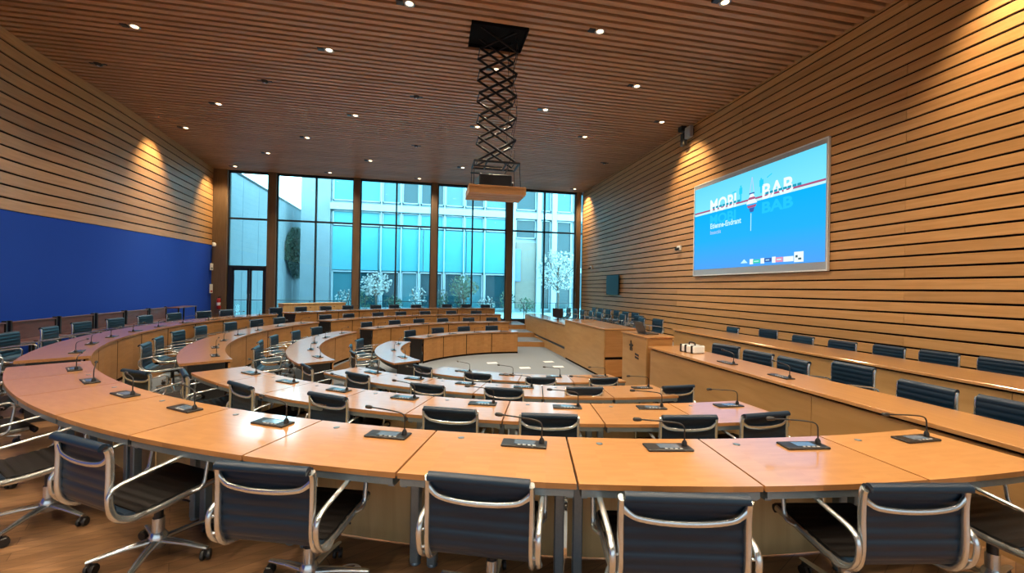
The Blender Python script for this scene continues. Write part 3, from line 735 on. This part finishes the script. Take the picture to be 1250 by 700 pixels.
mb = MB(); mb.box(-.33, .33, -.22, .22, .015, .27, .02); bd = mb.build('body', M['projector'], root)
mb = MB()
for k in range(6): mb.box(-.24 + k * .03, -.225 + k * .03, -.224, -.218, .06, .2)
mb.build('vent', M['black'], bd)
mb = MB(); mb.tube([(.32, .03, .14), (.38, .03, .14), (.40, .03, .14)], .055, 14, rs=[1, 1, .9]); mb.build('lens', M['black'], root)
mb = MB()
for sx in (-1, 1):
    for sy in (-1, 1): mb.cyl((sx * .22, sy * .16, 0), (sx * .22, sy * .16, .02), .02, 8)
mb.build('foot', M['black'], root)
tag(root, 'dark projector resting in the tray of the scissor lift', 'projector')

# ------------------------------------------------------------------ downlights and ceiling sensors
LIGHTS = [(-5.94, 9.66), (-.46, 7.74), (-2.26, 9.66), (5.05, 6.47), (3.23, 7.74), (-6.05, 13.29), (-8.06, 15.6), (-2.31, 13.2), (-4.31, 15.6), (-6.35, 17.83), (-2.5, 17.83), (5.02, 9.61), (3.16, 11.47), (6.84, 11.48), (5.03, 13.2), (1.4, 13.2), (1.44, 9.64), (-4.59, 20.2), (-8.5, 20.2), (-.59, 20.2), (7.2, 20.2), (1.29, 17.85)]
BEHIND = [(7.0, 4.0), (3.2, 4.0), (-.5, 4.0), (-4.2, 4.0), (5.0, 2.1), (1.4, 2.1), (-2.3, 2.1), (-6.0, 5.8), (-6, 2.1), (6.9, .2), (3.2, .2), (-.5, .2), (-4.2, .2), (5., -1.7), (1.4, -1.7), (-2.3, -1.7), (-5.6, -1.7)]
dl = empty('downlight')
mb = MB(); n = 18
mb.lathe([(.068, .10), (.07, .004), (.095, .0), (.098, -.006), (.064, -.004), (.064, .1)], n=n); mb.build('trim_ring', M['silver'], dl)
mb = MB(); mb.lathe([(.002, -.016), (.045, -.012), (.066, .0), (.045, .03)], n=16); mb.build('lamp', M['lamp'], dl)
mb = MB(); mb.box(-.24, -.112, -.06, .06, -.014, .05, .008); mb.build('transformer_box', M['black'], dl)
sl = bpy.data.lights.new('downlight_beam', 'SPOT'); sl.energy = 540; sl.color = (1., .80, .56); sl.spot_size = R_(125); sl.spot_blend = .75; sl.shadow_soft_size = .06
sw = sl.copy(); sw.name = 'wall_beam'; sw.energy = 750; sw.color = (1., .72, .40); sw.spot_size = R_(80); sw.spot_blend = .9
for i, (x, y) in enumerate(LIGHTS + BEHIND):
    o = dl if i == 0 else copy_tree(dl)
    o.location = (x, y, CEIL - .004)
    if i < len(LIGHTS):
        row = sorted(LIGHTS, key=lambda q: (round(q[1] / 1.9), q[0])); 
    tag(o, None, 'light', 'recessed ceiling downlights')
    wash = {(6.84, 11.48): 1, (-8.06, 15.6): -1, (7.0, 4.0): 1, (7.2, 20.2): 1, (-8.5, 20.2): -1}.get((x, y), 0)
    L = bpy.data.objects.new('downlight_beam', sw if wash else sl); COL.objects.link(L); L.location = (x, y, CEIL - .03)
    if wash: L.rotation_euler = (0, R_(-28 * wash), 0)
    o['label'] = 'small warm downlight in the slatted ceiling'
spots = {0: 'large bright downlight high on the left of the slatted ceiling', 1: 'downlight at the top edge, left of the projector lift', 2: 'bright downlight left of the projector lift', 3: 'bright downlight at the top edge near the right wall', 4: 'bright downlight right of the projector lift hatch', 6: 'downlight near the ceiling edge above the left wall glow', 13: 'downlight closest to the right wall beside the ceiling speaker', 16: 'downlight seen through the scissor lift', 18: 'leftmost downlight just above the glass door', 20: 'rightmost downlight above the window corner', 12: 'downlight right of the scissor lift, midway down', 15: 'downlight just left of the scissor lift low down', 11: 'downlight between the lift and right wall, upper of the pair', 14: 'downlight low down between the lift and the right wall', 5: 'downlight on the left third, second nearest of its line', 7: 'downlight in the middle left of the ceiling, above the middle window', 8: 'downlight left, third before the window', 9: 'downlight above the second tall window bay, small and far', 10: 'small downlight in front of the third window bay', 17: 'downlight touching the window head above the second bay', 19: 'downlight touching the window head above the fourth bay', 21: 'faint far downlight behind the scissor lift base'}
lights = [dl] + [o for o in bpy.data.objects if o.name.startswith('downlight.') and o.parent is None and o.type == 'EMPTY']
for o in lights:
    for i, (x, y) in enumerate(LIGHTS):
        if abs(o.location.x - x) < .01 and abs(o.location.y - y) < .01: o['label'] = spots[i]
    for i, (x, y) in enumerate(BEHIND):
        if abs(o.location.x - x) < .01 and abs(o.location.y - y) < .01: o['label'] = 'downlight of the ceiling grid behind and above the camera'
sn = None
for i, (x, y, lab) in enumerate(((-7.81, 11.52, 'dark ceiling sensor above the left wall'), (-4.21, 11.51, 'dark ceiling sensor left of the scissor lift, second from the left wall'), (-.46, 11.5, 'dark ceiling sensor just left of the scissor lift'), (-.59, 15.51, 'far dark ceiling sensor above the middle of the window'), (6.85, 15.73, 'dark ceiling sensor near the right end of the window'))):
    if sn is None:
        sn = empty('ceiling_sensor'); mb = MB(); mb.lathe([(.04, -.05), (.07, -.03), (.09, 0), (.09, .02)], n=16); mb.build('housing', M['black'], sn)
        mb = MB(); mb.lathe([(.005, -.06), (.025, -.055), (.03, -.045)], n=12); mb.build('lens', M['silver'], sn)
        mb = MB(); mb.box(-.17, .17, -.03, .03, -.012, .01, .004); mb.build('mounting_plate', M['black'], sn); o = sn
    else: o = copy_tree(sn)
    o.location = (x, y, CEIL); tag(o, lab, 'sensor', 'ceiling sensors')

# ------------------------------------------------------------------ projection screen with slide
SX = XR - .05; Y0, Y1, Z0, Z1 = 6.94, 11.29, 2.14, 4.87
root = empty('projection_screen', (SX, (Y0 + Y1) / 2, Z0))
cyS = (Y0 + Y1) / 2
def P3(y, z): return (y - cyS, z - Z0)
mb = MB(); w = (Y1 - Y0) / 2; h = Z1 - Z0
mb.box(-.012, .045, -w, w, 0, .03, .004); mb.box(-.012, .045, -w, w, h - .03, h, .004); mb.box(-.012, .045, -w, -w + .03, .03, h - .03, .004); mb.box(-.012, .045, w - .03, w, .03, h - .03, .004)
mb.build('frame', M['white'], root)
mb = MB(); mb.box(0, .03, -w + .03, w - .03, .03, h - .03); mb.build('screen_fabric', M['silver'], root)
# slide background
m = bpy.data.materials.new('slide_sky'); m.use_nodes = True; nt = m.node_tree; nt.nodes.clear()
o_ = nt.nodes.new('ShaderNodeOutputMaterial'); e = nt.nodes.new('ShaderNodeEmission'); tc = nt.nodes.new('ShaderNodeTexCoord'); sx = nt.nodes.new('ShaderNodeSeparateXYZ')
nt.links.new(tc.outputs['Object'], sx.inputs[0])
mr = nt.nodes.new('ShaderNodeMapRange'); mr.inputs[1].default_value = .1; mr.inputs[2].default_value = h - .05
nt.links.new(sx.outputs[2], mr.inputs[0])
rp = nt.nodes.new('ShaderNodeValToRGB'); cr_ = rp.color_ramp
cr_.elements[0].position = 0; cr_.elements[0].color = (.09, .36, 1., 1); cr_.elements[1].position = 1; cr_.elements[1].color = (.13, .68, 1., 1)
for p_, c_ in ((.35, (.02, .45, 1., 1)), (.655, (.005, .45, .98, 1)), (.665, (.22, .80, 1., 1))):
    q = cr_.elements.new(p_); q.color = c_
nt.links.new(mr.outputs[0], rp.inputs[0]); nt.links.new(rp.outputs[0], e.inputs[0]); e.inputs[1].default_value = 1.0; nt.links.new(e.outputs[0], o_.inputs[0])
za, zb_ = 2.33 - Z0, 4.74 - Z0
mb = MB(); mb.box(-.004, 0, -w + .06, w - .05, za, zb_); sl_ = mb.build('slide_image', m, root)
EM = {n_: emis('slide_' + n_, c_, 1.) for n_, c_ in dict(white=(.85, .97, 1), red=(.42, .10, .22), cyan=(.02, .62, .95), teal=(.01, .33, .50), navy=(.05, .12, .40), green=(.05, .65, .45), rose=(.75, .30, .45), pale=(.55, .92, .98), dark=(.05, .12, .15), ghost=(.02, .56, 1.), lilac=(.45, .62, .92)).items()}
def flat(name, polys, mat, d=.006):
    mb = MB()
    for poly in polys:
        pts = [P3(*q) for q in poly]; q = yz(pts, -.004 - d, -.0045); mb.add(q.v, q.f)
    return mb.build(name, mat, sl_)
def rc(y0, y1, z0, z1): return [(y0, z0), (y1, z0), (y1, z1), (y0, z1)]
yl, yr = Y1 - .07, Y0 + .06
flat('slide_stripe', [rc(yr, yl, 3.985, 4.03)], EM['red'], .004); flat('slide_stripe', [rc(yr, yl, 3.93, 3.983)], EM['pale'], .004)
def text(s_, y, z, size, mat, name, bold=0., d=.008, sxx=1.):
    cu = bpy.data.curves.new(name, 'FONT'); cu.body = s_; cu.size = size; cu.offset = bold; cu.extrude = 0; cu.resolution_u = 3
    o = bpy.data.objects.new(name, cu); COL.objects.link(o); bpy.context.view_layer.update()
    me = bpy.data.meshes.new_from_object(o.evaluated_get(bpy.context.evaluated_depsgraph_get())); bpy.data.objects.remove(o)
    wmax = max(v.co.x for v in me.vertices) if me.vertices else 1
    for v in me.vertices:
        a, c = v.co.x * sxx, v.co.y; q = P3(y - a, z + c); v.co = (-.004 - d, q[0], q[1])
    me.materials.clear(); me.materials.append(mat); ob = bpy.data.objects.new(name, me); COL.objects.link(ob); ob.parent = sl_; return wmax * sxx
text('MOBI', 10.55, 3.94, .50, EM['white'], 'slide_title', .012, sxx=.88); text('BAB', 8.66, 3.94, .50, EM['white'], 'slide_title', .012, sxx=1.0)
# mirrored ghost below the line
for s_, yy in (('MOBI', 10.55), ('BAB', 8.66)):
    text(s_, yy, 3.60, .36, EM['ghost'], 'slide_title_reflection', .012, .007, sxx=.88 * 1.38 if s_ == 'MOBI' else 1.38)
wins = []
for a, c in ((10.45, 9.35), (8.55, 7.55)):
    n_ = 8
    for i in range(n_): y_ = a - (a - c) * (i + .5) / n_; wins.append(rc(y_ - .045, y_ + .045, 4.03, 4.085))
flat('tram_windows', wins, EM['teal'], .012)
# buoy
flat('slide_buoy', [[(9.14, 3.90), (8.80, 3.90), (8.86, 4.0), (9.08, 4.0)], [(9.06, 4.06), (8.88, 4.06), (8.93, 4.14), (9.01, 4.14)]], EM['white'], .014)
flat('slide_buoy', [[(9.08, 4.0), (8.86, 4.0), (8.88, 4.06), (9.06, 4.06)], [(9.12, 3.86), (8.82, 3.86), (8.86, 3.80), (9.08, 3.80)]], EM['red'], .014)
flat('slide_buoy', [[(9.05, 3.79), (8.88, 3.79), (8.92, 3.69), (9.01, 3.69)], rc(8.89, 9.05, 4.14, 4.17)], EM['navy'], .014)
flat('slide_spire', [[(9.045, 4.18), (9.03, 4.18), (8.968, 4.56), (8.975, 4.56)], [(8.91, 4.18), (8.895, 4.18), (8.96, 4.56), (8.968, 4.56)]], EM['lilac'], .012)
flat('slide_mast', [rc(8.985, 9.0, 3.22, 3.66)], EM['pale'], .006)
flat('slide_lamp_post', [rc(9.33, 9.37, 4.02, 4.44), rc(9.30, 9.40, 4.22, 4.38), [(9.66, 4.30), (9.66, 4.32), (9.54, 4.34), (9.52, 4.31)]], EM['cyan'], .008)
flat('slide_lamp_post', [rc(8.66, 8.70, 4.1, 4.46), rc(8.61, 8.73, 4.26, 4.42), [(8.50, 4.42), (8.50, 4.44), (8.36, 4.50), (8.36, 4.48)]], EM['cyan'], .008)
text('Etienne-Endrant', 10.52, 3.475, .20, EM['pale'], 'slide_caption', .006, sxx=.92); text('Insectis', 10.52, 3.31, .15, EM['lilac'], 'slide_caption', .002, sxx=1.)
flat('slide_logo', [[(9.32, 2.42), (9.20, 2.52), (9.08, 2.42)]], EM['pale']); flat('slide_logo', [rc(8.9, 9.01, 2.38, 2.51)], EM['white']); flat('slide_logo', [rc(8.68, 8.9, 2.40, 2.49)], EM['green'])
flat('slide_logo', [rc(8.55, 8.66, 2.38, 2.51)], EM['white']); flat('slide_logo', [rc(8.34, 8.55, 2.41, 2.50)], EM['navy']); flat('slide_logo', [rc(8.22, 8.32, 2.38, 2.52)], EM['white']); flat('slide_logo', [rc(8.02, 8.22, 2.39, 2.50)], EM['rose'])
flat('slide_logo', [rc(7.74, 8.0, 2.385, 2.50)], EM['white']); flat('slide_logo', [rc(7.49, 7.72, 2.36, 2.585)], EM['white']); flat('slide_logo', [rc(7.63, 7.68, 2.46, 2.51), rc(7.54, 7.61, 2.41, 2.45)], EM['dark'], .012)
flat('slide_logo_dash', [rc(8.72, 8.86, 2.435, 2.455), rc(8.40, 8.50, 2.445, 2.465), rc(8.06, 8.18, 2.435, 2.46)], EM['pale'], .012)
tag(root, 'large framed projection screen on the right wall showing a blue slide', 'screen')

# ------------------------------------------------------------------ things on the walls
root = empty('wall_television', (XR, 16.9, 1.47))
mb = MB(); mb.box(-.09, -.05, -.62, .62, 0, .85, .008); mb.build('casing', M['black'], root)
mb = MB(); mb.box(-.094, -.089, -.59, .59, .03, .82); mb.build('screen', M['black'], root)
mb = MB(); mb.box(-.05, 0, -.2, .2, .25, .6, .004); mb.build('wall_bracket', M['black'], root)
tag(root, 'dark flat television hung on the right wall near the window', 'television')
def wallbox(x, y, z, lab, name='wall_camera', cat='camera'):
    root = empty(name, (x, y, z))
    mb = MB(); mb.box(-.06, 0, -.1, .1, -.08, .08, .01); mb.build('housing', M['white'], root)
    mb = MB(); mb.tube([(-.05, 0, -.02), (-.16, 0, -.05), (-.17, 0, -.052)], .045, 12, rs=[1, 1, .8]); mb.build('lens_barrel', M['steel'], root)
    tag(root, lab, cat)
wallbox(XR, 12.06, 3.07, 'small white camera on the right wall left of the projection screen'); wallbox(XR, 19.5, 2.78, 'small white camera on the right wall by the window corner')
root = empty('corner_loudspeaker', (XR - .16, 11.45, CEIL - .0))
mb = MB(); mb.box(-.06, .06, -.14, .14, -.42, -.08, .01); mb.build('cabinet', M['silver'], root)
mb = MB(); mb.box(-.18, .02, .12, .30, -.16, -.005, .01); mb.box(-.08, .06, .15, .33, -.60, -.2, .015); mb.build('speaker_pod', M['black'], root)
mb = MB(); mb.box(.05, .158, -.03, .03, -.32, -.12, .004); mb.cyl((-.0, .2, -.25), (0, .2, -.0), .015, 8); mb.build('bracket', M['black'], root)
tag(root, 'grey and black loudspeaker under the ceiling at the right wall', 'loudspeaker')
root = empty('alarm_siren', (-9.52, 20.70, 3.40))
mb = MB(); mb.box(-.02, .06, -.09, .09, -.09, .09, .02); mb.build('housing', M['white'], root)
mb = MB(); mb.lathe([(.05, -.05), (.05, .05), (.03, .07)], (.06, 0, 0), 12); mb.build('beacon', M['white'], root)
tag(root, 'small white alarm box at the top corner of the blue wall', 'alarm')
for zz, lab, red in ((2.4, 'small white sign on the blue wall corner, upper one', 0), (1.38, 'white notice with red mark low on the blue wall corner', 1)):
    root = empty('wall_notice', (-9.55, 20.62, zz))
    mb = MB(); mb.box(0, .025, -.12, .12, -.15, .15 + .1 * red, .003); mb.build('board', M['white'], root)
    mb = MB(); mb.box(.025, .028, -.08, .08, -.11, -.03, .001); mb.build('symbol', M['red'] if red else M['grey'], root)
    tag(root, lab, 'sign', None)
root = empty('fire_extinguisher', (-9.27, YW - .12, .52))
mb = MB(); mb.lathe([(.07, 0), (.085, .012), (.085, .40), (.06, .46), (.025, .49)], n=18); cyb = mb.build('cylinder', M['red'], root)
mb = MB(); mb.lathe([(.0865, .15), (.0868, .16), (.0868, .28), (.0865, .29)], n=18); mb.build('instruction_label', M['white'], cyb)
mb = MB(); mb.box(-.03, .03, -.03, .03, .49, .54, .008); mb.box(-.02, .10, -.012, .012, .55, .57, .004); mb.build('valve_head', M['black'], root)
mb = MB(); mb.tube(cr([(.03, 0, .52), (.10, -.03, .5), (.115, -.05, .35), (.10, -.05, .15)], 5), .011, 8); mb.build('hose', M['black'], root)
mb = MB(); mb.box(-.05, .05, .08, .105, .1, .4, .004); mb.build('wall_bracket', M['black'], root)
tag(root, 'red fire extinguisher on the wooden column by the glass door', 'fire extinguisher')

# ------------------------------------------------------------------ outside
g = MB(); g.box(-40, 45, YW + .4, 62, -.5, -.12); tag(g.build('terrace', M['terrace']), kind='structure')
root = empty('terrace_railing', (0, 22.5, -.12))
mb = MB(); mb.box(-12, 11, -.02, .02, .98, 1.01, .004); mb.build('top_rail', M['steel'], root)
for i in range(13):
    mb = MB(); x = -11.5 + i * 1.85; mb.box(x - .02, x + .02, -.02, .02, 0, .98, .004); mb.build('post', M['steel'], root)
    if i < 12:
        mb = MB(); mb.box(x + .05, x + 1.80, -.006, .006, .08, .93); mb.build('glass_panel', M['railglass'], root)
tag(root, 'glass railing with dark top rail on the terrace outside the window', 'railing')
root = empty('concrete_wall', (-9.6, 28, -.12))
mb = MB(); n = [( -6.2, 0), (5.6, 0), (5.6, 7.3), (-6.2, 7.35)]
mb.add([(-.5, a, c) for a, c in n] + [(.0, a, c) for a, c in n], [(3, 2, 1, 0), (4, 5, 6, 7)] + [(i, (i + 1) % 4, 4 + (i + 1) % 4, 4 + i) for i in range(4)]); mb.build('slab', M['concrete'], root)
mb = MB(); mb.box(-.55, .05, -6.2, 5.6, 7.3, 7.42, .01); mb.build('coping', M['steel'], root)
mb = MB()
for a in (-4.2, -2.2, -.2, 1.8, 3.8): mb.box(.0, .006, a - .02, a + .02, 0, 7.3)
mb.build('panel_joint', M['grey'], root)
tag(root, 'tall grey concrete wall outside on the left of the window view', 'wall')
rnd = random.Random(3)
mb = MB()
for i in range(4200):
    t = rnd.random(); a = rnd.uniform(-1, 1); y_ = 31.6 + 2. * a; z_ = 2.1 + 3.7 * t
    if ((y_ - 32.4) / 2.4) ** 2 + ((z_ - 3.95) / 1.85) ** 2 > 1 or y_ > 33.5: continue
    s_ = rnd.uniform(.05, .12); v = Vector((-9.6 + rnd.uniform(.04, .2), y_, z_))
    d1 = Vector((rnd.uniform(-.3, .3), rnd.uniform(-1, 1), rnd.uniform(-1, 1))).normalized() * s_; d2 = d1.cross(Vector((1, .2, .1))).normalized() * s_ * .7
    mb.add([v - d1, v - d2, v + d1, v + d2], [(0, 1, 2, 3)])
o = mb.build('wall_creeper', M['leaf']); tag(o, 'dark rounded patch of creeper on the concrete wall outside', 'plant', kind='stuff')
# building across the terrace
BY = 30.
root = empty('office_building', (2, BY, -.12))
def part(name, mat, x0, x1, y0, y1, z0, z1, b=.01, par=None):
    mb = MB(); mb.box(x0 - 2, x1 - 2, y0, y1, z0 + .12, z1 + .12, b); return mb.build(name, mat, par or root)
part('main_wall', M['facade'], -8.6, 30, .25, 12, -.12, 16)
part('corner_wall', M['concrete'], -8.6, -6.75, .0, .25, -.12, 16)
part('floor_band', M['facade'], -6.75, 22, -.15, .25, 6.85, 7.3); part('floor_band', M['facade'], -6.75, 22, -.15, .25, 10.6, 11.1)
def win(x0, x1, z0, z1, mat, name='window'):
    mb = MB(); t = .07
    for q in ((x0, x1, z0, z0 + t), (x0, x1, z1 - t, z1), (x0, x0 + t, z0, z1), (x1 - t, x1, z0, z1)): mb.box(q[0] - 2, q[1] - 2, .05, .26, q[2] + .12, q[3] + .12)
    f = mb.build(name, M['facade'], root)
    mb = MB(); mb.box(x0 + t - 2, x1 - t - 2, .17, .20, z0 + t + .12, z1 - t + .12); mb.build('pane', mat, f)
xs = [-6.6, -5.0, -3.35, -2.0, -.75, 1.0, 2.4, 3.9, 5.6]
mats_top = ['cyanpanel', 'cyanpanel', 'midglass', 'darkglass', 'darkglass', 'midglass', 'darkglass', 'midglass', 'darkglass']
for i in range(8): win(xs[i], xs[i + 1] - .12, 7.5, 10.3, M[mats_top[i]])
for i in range(8): win(xs[i], xs[i + 1] - .12, 5.8, 6.82, M['cyanpanel'], 'strip_window')
for i in range(4):
    a = -6.6 + i * 3.05; part('cyan_panel', M['cyanpanel'], a, a + 3.0, .1, .26, 2.75, 5.72)
for i in range(8): win(xs[i], xs[i + 1] - .15, .1, 2.68, M['darkglass' if i % 3 else 'midglass'], 'ground_window')
for xf in xs[1:8]: part('fin', M['facade'], xf - .10, xf - .02, -.08, .25, -.12, 10.6)
part('fin', M['facade'], 5.55, 6.1, -.25, .25, -.12, 12); part('fin', M['facade'], 7.75, 8.05, -.2, .25, -.12, 12); part('fin', M['facade'], 8.9, 9.25, -.2, .25, -.12, 12)
for a, c, mt in ((6.15, 7.7, 'darkglass'), (8.1, 8.85, 'midglass'), (9.3, 10.5, 'midglass'), (10.7, 12.2, 'darkglass')):
    win(a, c, 7.5, 10.3, M[mt])
    if a > 7: win(a, c, 3.2, 6.8, M['darkglass']); win(a, c, .1, 3.0, M['darkglass'], 'ground_window')
    else: win(a, c, 5.4, 6.8, M['darkglass'])
part('taupe_cladding', M['taupe'], 6.2, 7.7, .05, .26, .2, 5.1)
part('blue_banner', M['lilacm'], 6.15, 6.55, -.05, .03, 2.2, 4.6)
tag(root, 'pale cyan office building across the terrace seen through the window', 'building')
def tree(name, x, y, h, cr0, cr1, nleaf, lm, label, seed):
    rnd = random.Random(seed); root = empty(name, (x, y, -.12))
    mb = MB(); mb.tube(cr([(0, 0, 0), (.04, 0, h * .25), (-.03, .02, h * .5), (.02, 0, h * .72)], 4), .07, 8, rs=None)
    for k in range(9):
        a = rnd.uniform(0, 2 * PI); z0 = h * rnd.uniform(.35, .6); L = cr0 * rnd.uniform(.6, 1)
        mb.tube(cr([(0, 0, z0), (math.cos(a) * L * .5, math.sin(a) * L * .5, z0 + .35 * L), (math.cos(a) * L, math.sin(a) * L, z0 + L * .9)], 3), .025, 5)
    mb.build('trunk', M['bark'], root)
    mb = MB()
    for i in range(nleaf):
        while True:
            p = Vector((rnd.uniform(-1, 1), rnd.uniform(-1, 1), rnd.uniform(-1, 1)))
            if p.length < 1 and p.length > .3: break
        v = Vector((p.x * cr0, p.y * cr0, h * .66 + p.z * cr1)); s_ = rnd.uniform(.05, .11)
        d1 = Vector((rnd.uniform(-1, 1), rnd.uniform(-1, 1), rnd.uniform(-1, 1))).normalized() * s_; d2 = d1.cross(Vector((rnd.uniform(-1, 1), rnd.uniform(-1, 1), .3))).normalized() * s_
        mb.add([v - d1, v - d2, v + d1, v + d2], [(0, 1, 2, 3)])
    mb.build('foliage', lm, root); tag(root, label, 'tree')
tree('blossom_tree', 8.6, 27.2, 4.6, 1.5, 1.5, 900, M['blossom'], 'pale blossoming tree outside the right-hand window bay', 5)
for i in range(9):
    rnd = random.Random(20 + i); x = -5.6 + i * 1.55 + rnd.uniform(-.2, .2); h = rnd.uniform(1.0, 1.7)
    root = empty('shrub', (x, 28.3 + rnd.uniform(-.3, .3), -.12)); mb = MB()
    for q in range(7):
        a = rnd.uniform(0, 2 * PI); mb.tube([(0, 0, 0), (math.cos(a) * .2, math.sin(a) * .2, h * .5), (math.cos(a) * .45, math.sin(a) * .45, h * .95)], .015, 5)
    mb.build('stem', M['bark'], root); mb = MB()
    for q in range(260):
        p = Vector((rnd.uniform(-1, 1), rnd.uniform(-1, 1), rnd.uniform(-1, 1)))
        if p.length > 1: continue
        v = Vector((p.x * .62, p.y * .5, h * .6 + p.z * h * .5)); s_ = rnd.uniform(.04, .09)
        d1 = Vector((rnd.uniform(-1, 1), rnd.uniform(-1, 1), rnd.uniform(-1, 1))).normalized() * s_; d2 = d1.cross(Vector((rnd.uniform(-1, 1), rnd.uniform(-1, 1), .3))).normalized() * s_
        mb.add([v - d1, v - d2, v + d1, v + d2], [(0, 1, 2, 3)])
    mb.build('foliage', M['leaf'] if i % 3 else M['blossom'], root); tag(root, 'low shrub outside before the office building, %s from the left' % ORD[i], 'shrub', 'shrubs outside')
tree('bare_tree', -3.4, 27.6, 2.9, 1.0, .8, 380, M['blossom'], 'small pale tree outside the middle of the window', 8)
tree('bare_tree', 2.2, 27.8, 2.8, 1.0, .8, 380, M['leaf'], 'small dark-leaved tree outside the fourth window bay', 9)

# ------------------------------------------------------------------ world, camera
wd = bpy.data.worlds.new('sky'); sc.world = wd; wd.use_nodes = True; nt = wd.node_tree
bg = nt.nodes['Background']; tc = nt.nodes.new('ShaderNodeTexCoord'); sp = nt.nodes.new('ShaderNodeSeparateXYZ'); rp = nt.nodes.new('ShaderNodeValToRGB')
nt.links.new(tc.outputs['Generated'], sp.inputs[0]); nt.links.new(sp.outputs[2], rp.inputs[0]); nt.links.new(rp.outputs[0], bg.inputs[0])
rp.color_ramp.elements[0].color = (.85, .95, 1, 1); rp.color_ramp.elements[1].color = (.55, .78, 1, 1); bg.inputs[1].default_value = 9.5
cam = bpy.data.cameras.new('camera'); co = bpy.data.objects.new('camera', cam); COL.objects.link(co)
cam.sensor_width = 36; cam.lens = 505 * 36 / 1250; cam.clip_start = .05; cam.clip_end = 300
yaw, pitch, roll = R_(11.198), R_(.232), R_(1.0)
fwd = Vector((math.sin(yaw) * math.cos(pitch), math.cos(yaw) * math.cos(pitch), math.sin(pitch)))
r0 = Vector((math.cos(yaw), -math.sin(yaw), 0)); d0 = fwd.cross(r0)
rt = math.cos(roll) * r0 - math.sin(roll) * d0; dn = math.sin(roll) * r0 + math.cos(roll) * d0
mw = Matrix(((rt.x, -dn.x, -fwd.x, 0), (rt.y, -dn.y, -fwd.y, 0), (rt.z, -dn.z, -fwd.z, 1.68), (0, 0, 0, 1)))
co.matrix_world = mw; sc.camera = co
sc.view_settings.view_transform = 'Standard'; sc.view_settings.look = 'None'; sc.view_settings.gamma = 1; sc.view_settings.use_curve_mapping = False
sc.view_settings.exposure = 0.12
sc.cycles.use_denoising = True; sc.cycles.max_bounces = 8; sc.cycles.diffuse_bounces = 4; sc.cycles.transparent_max_bounces = 12
sc.cycles.sample_clamp_indirect = 6
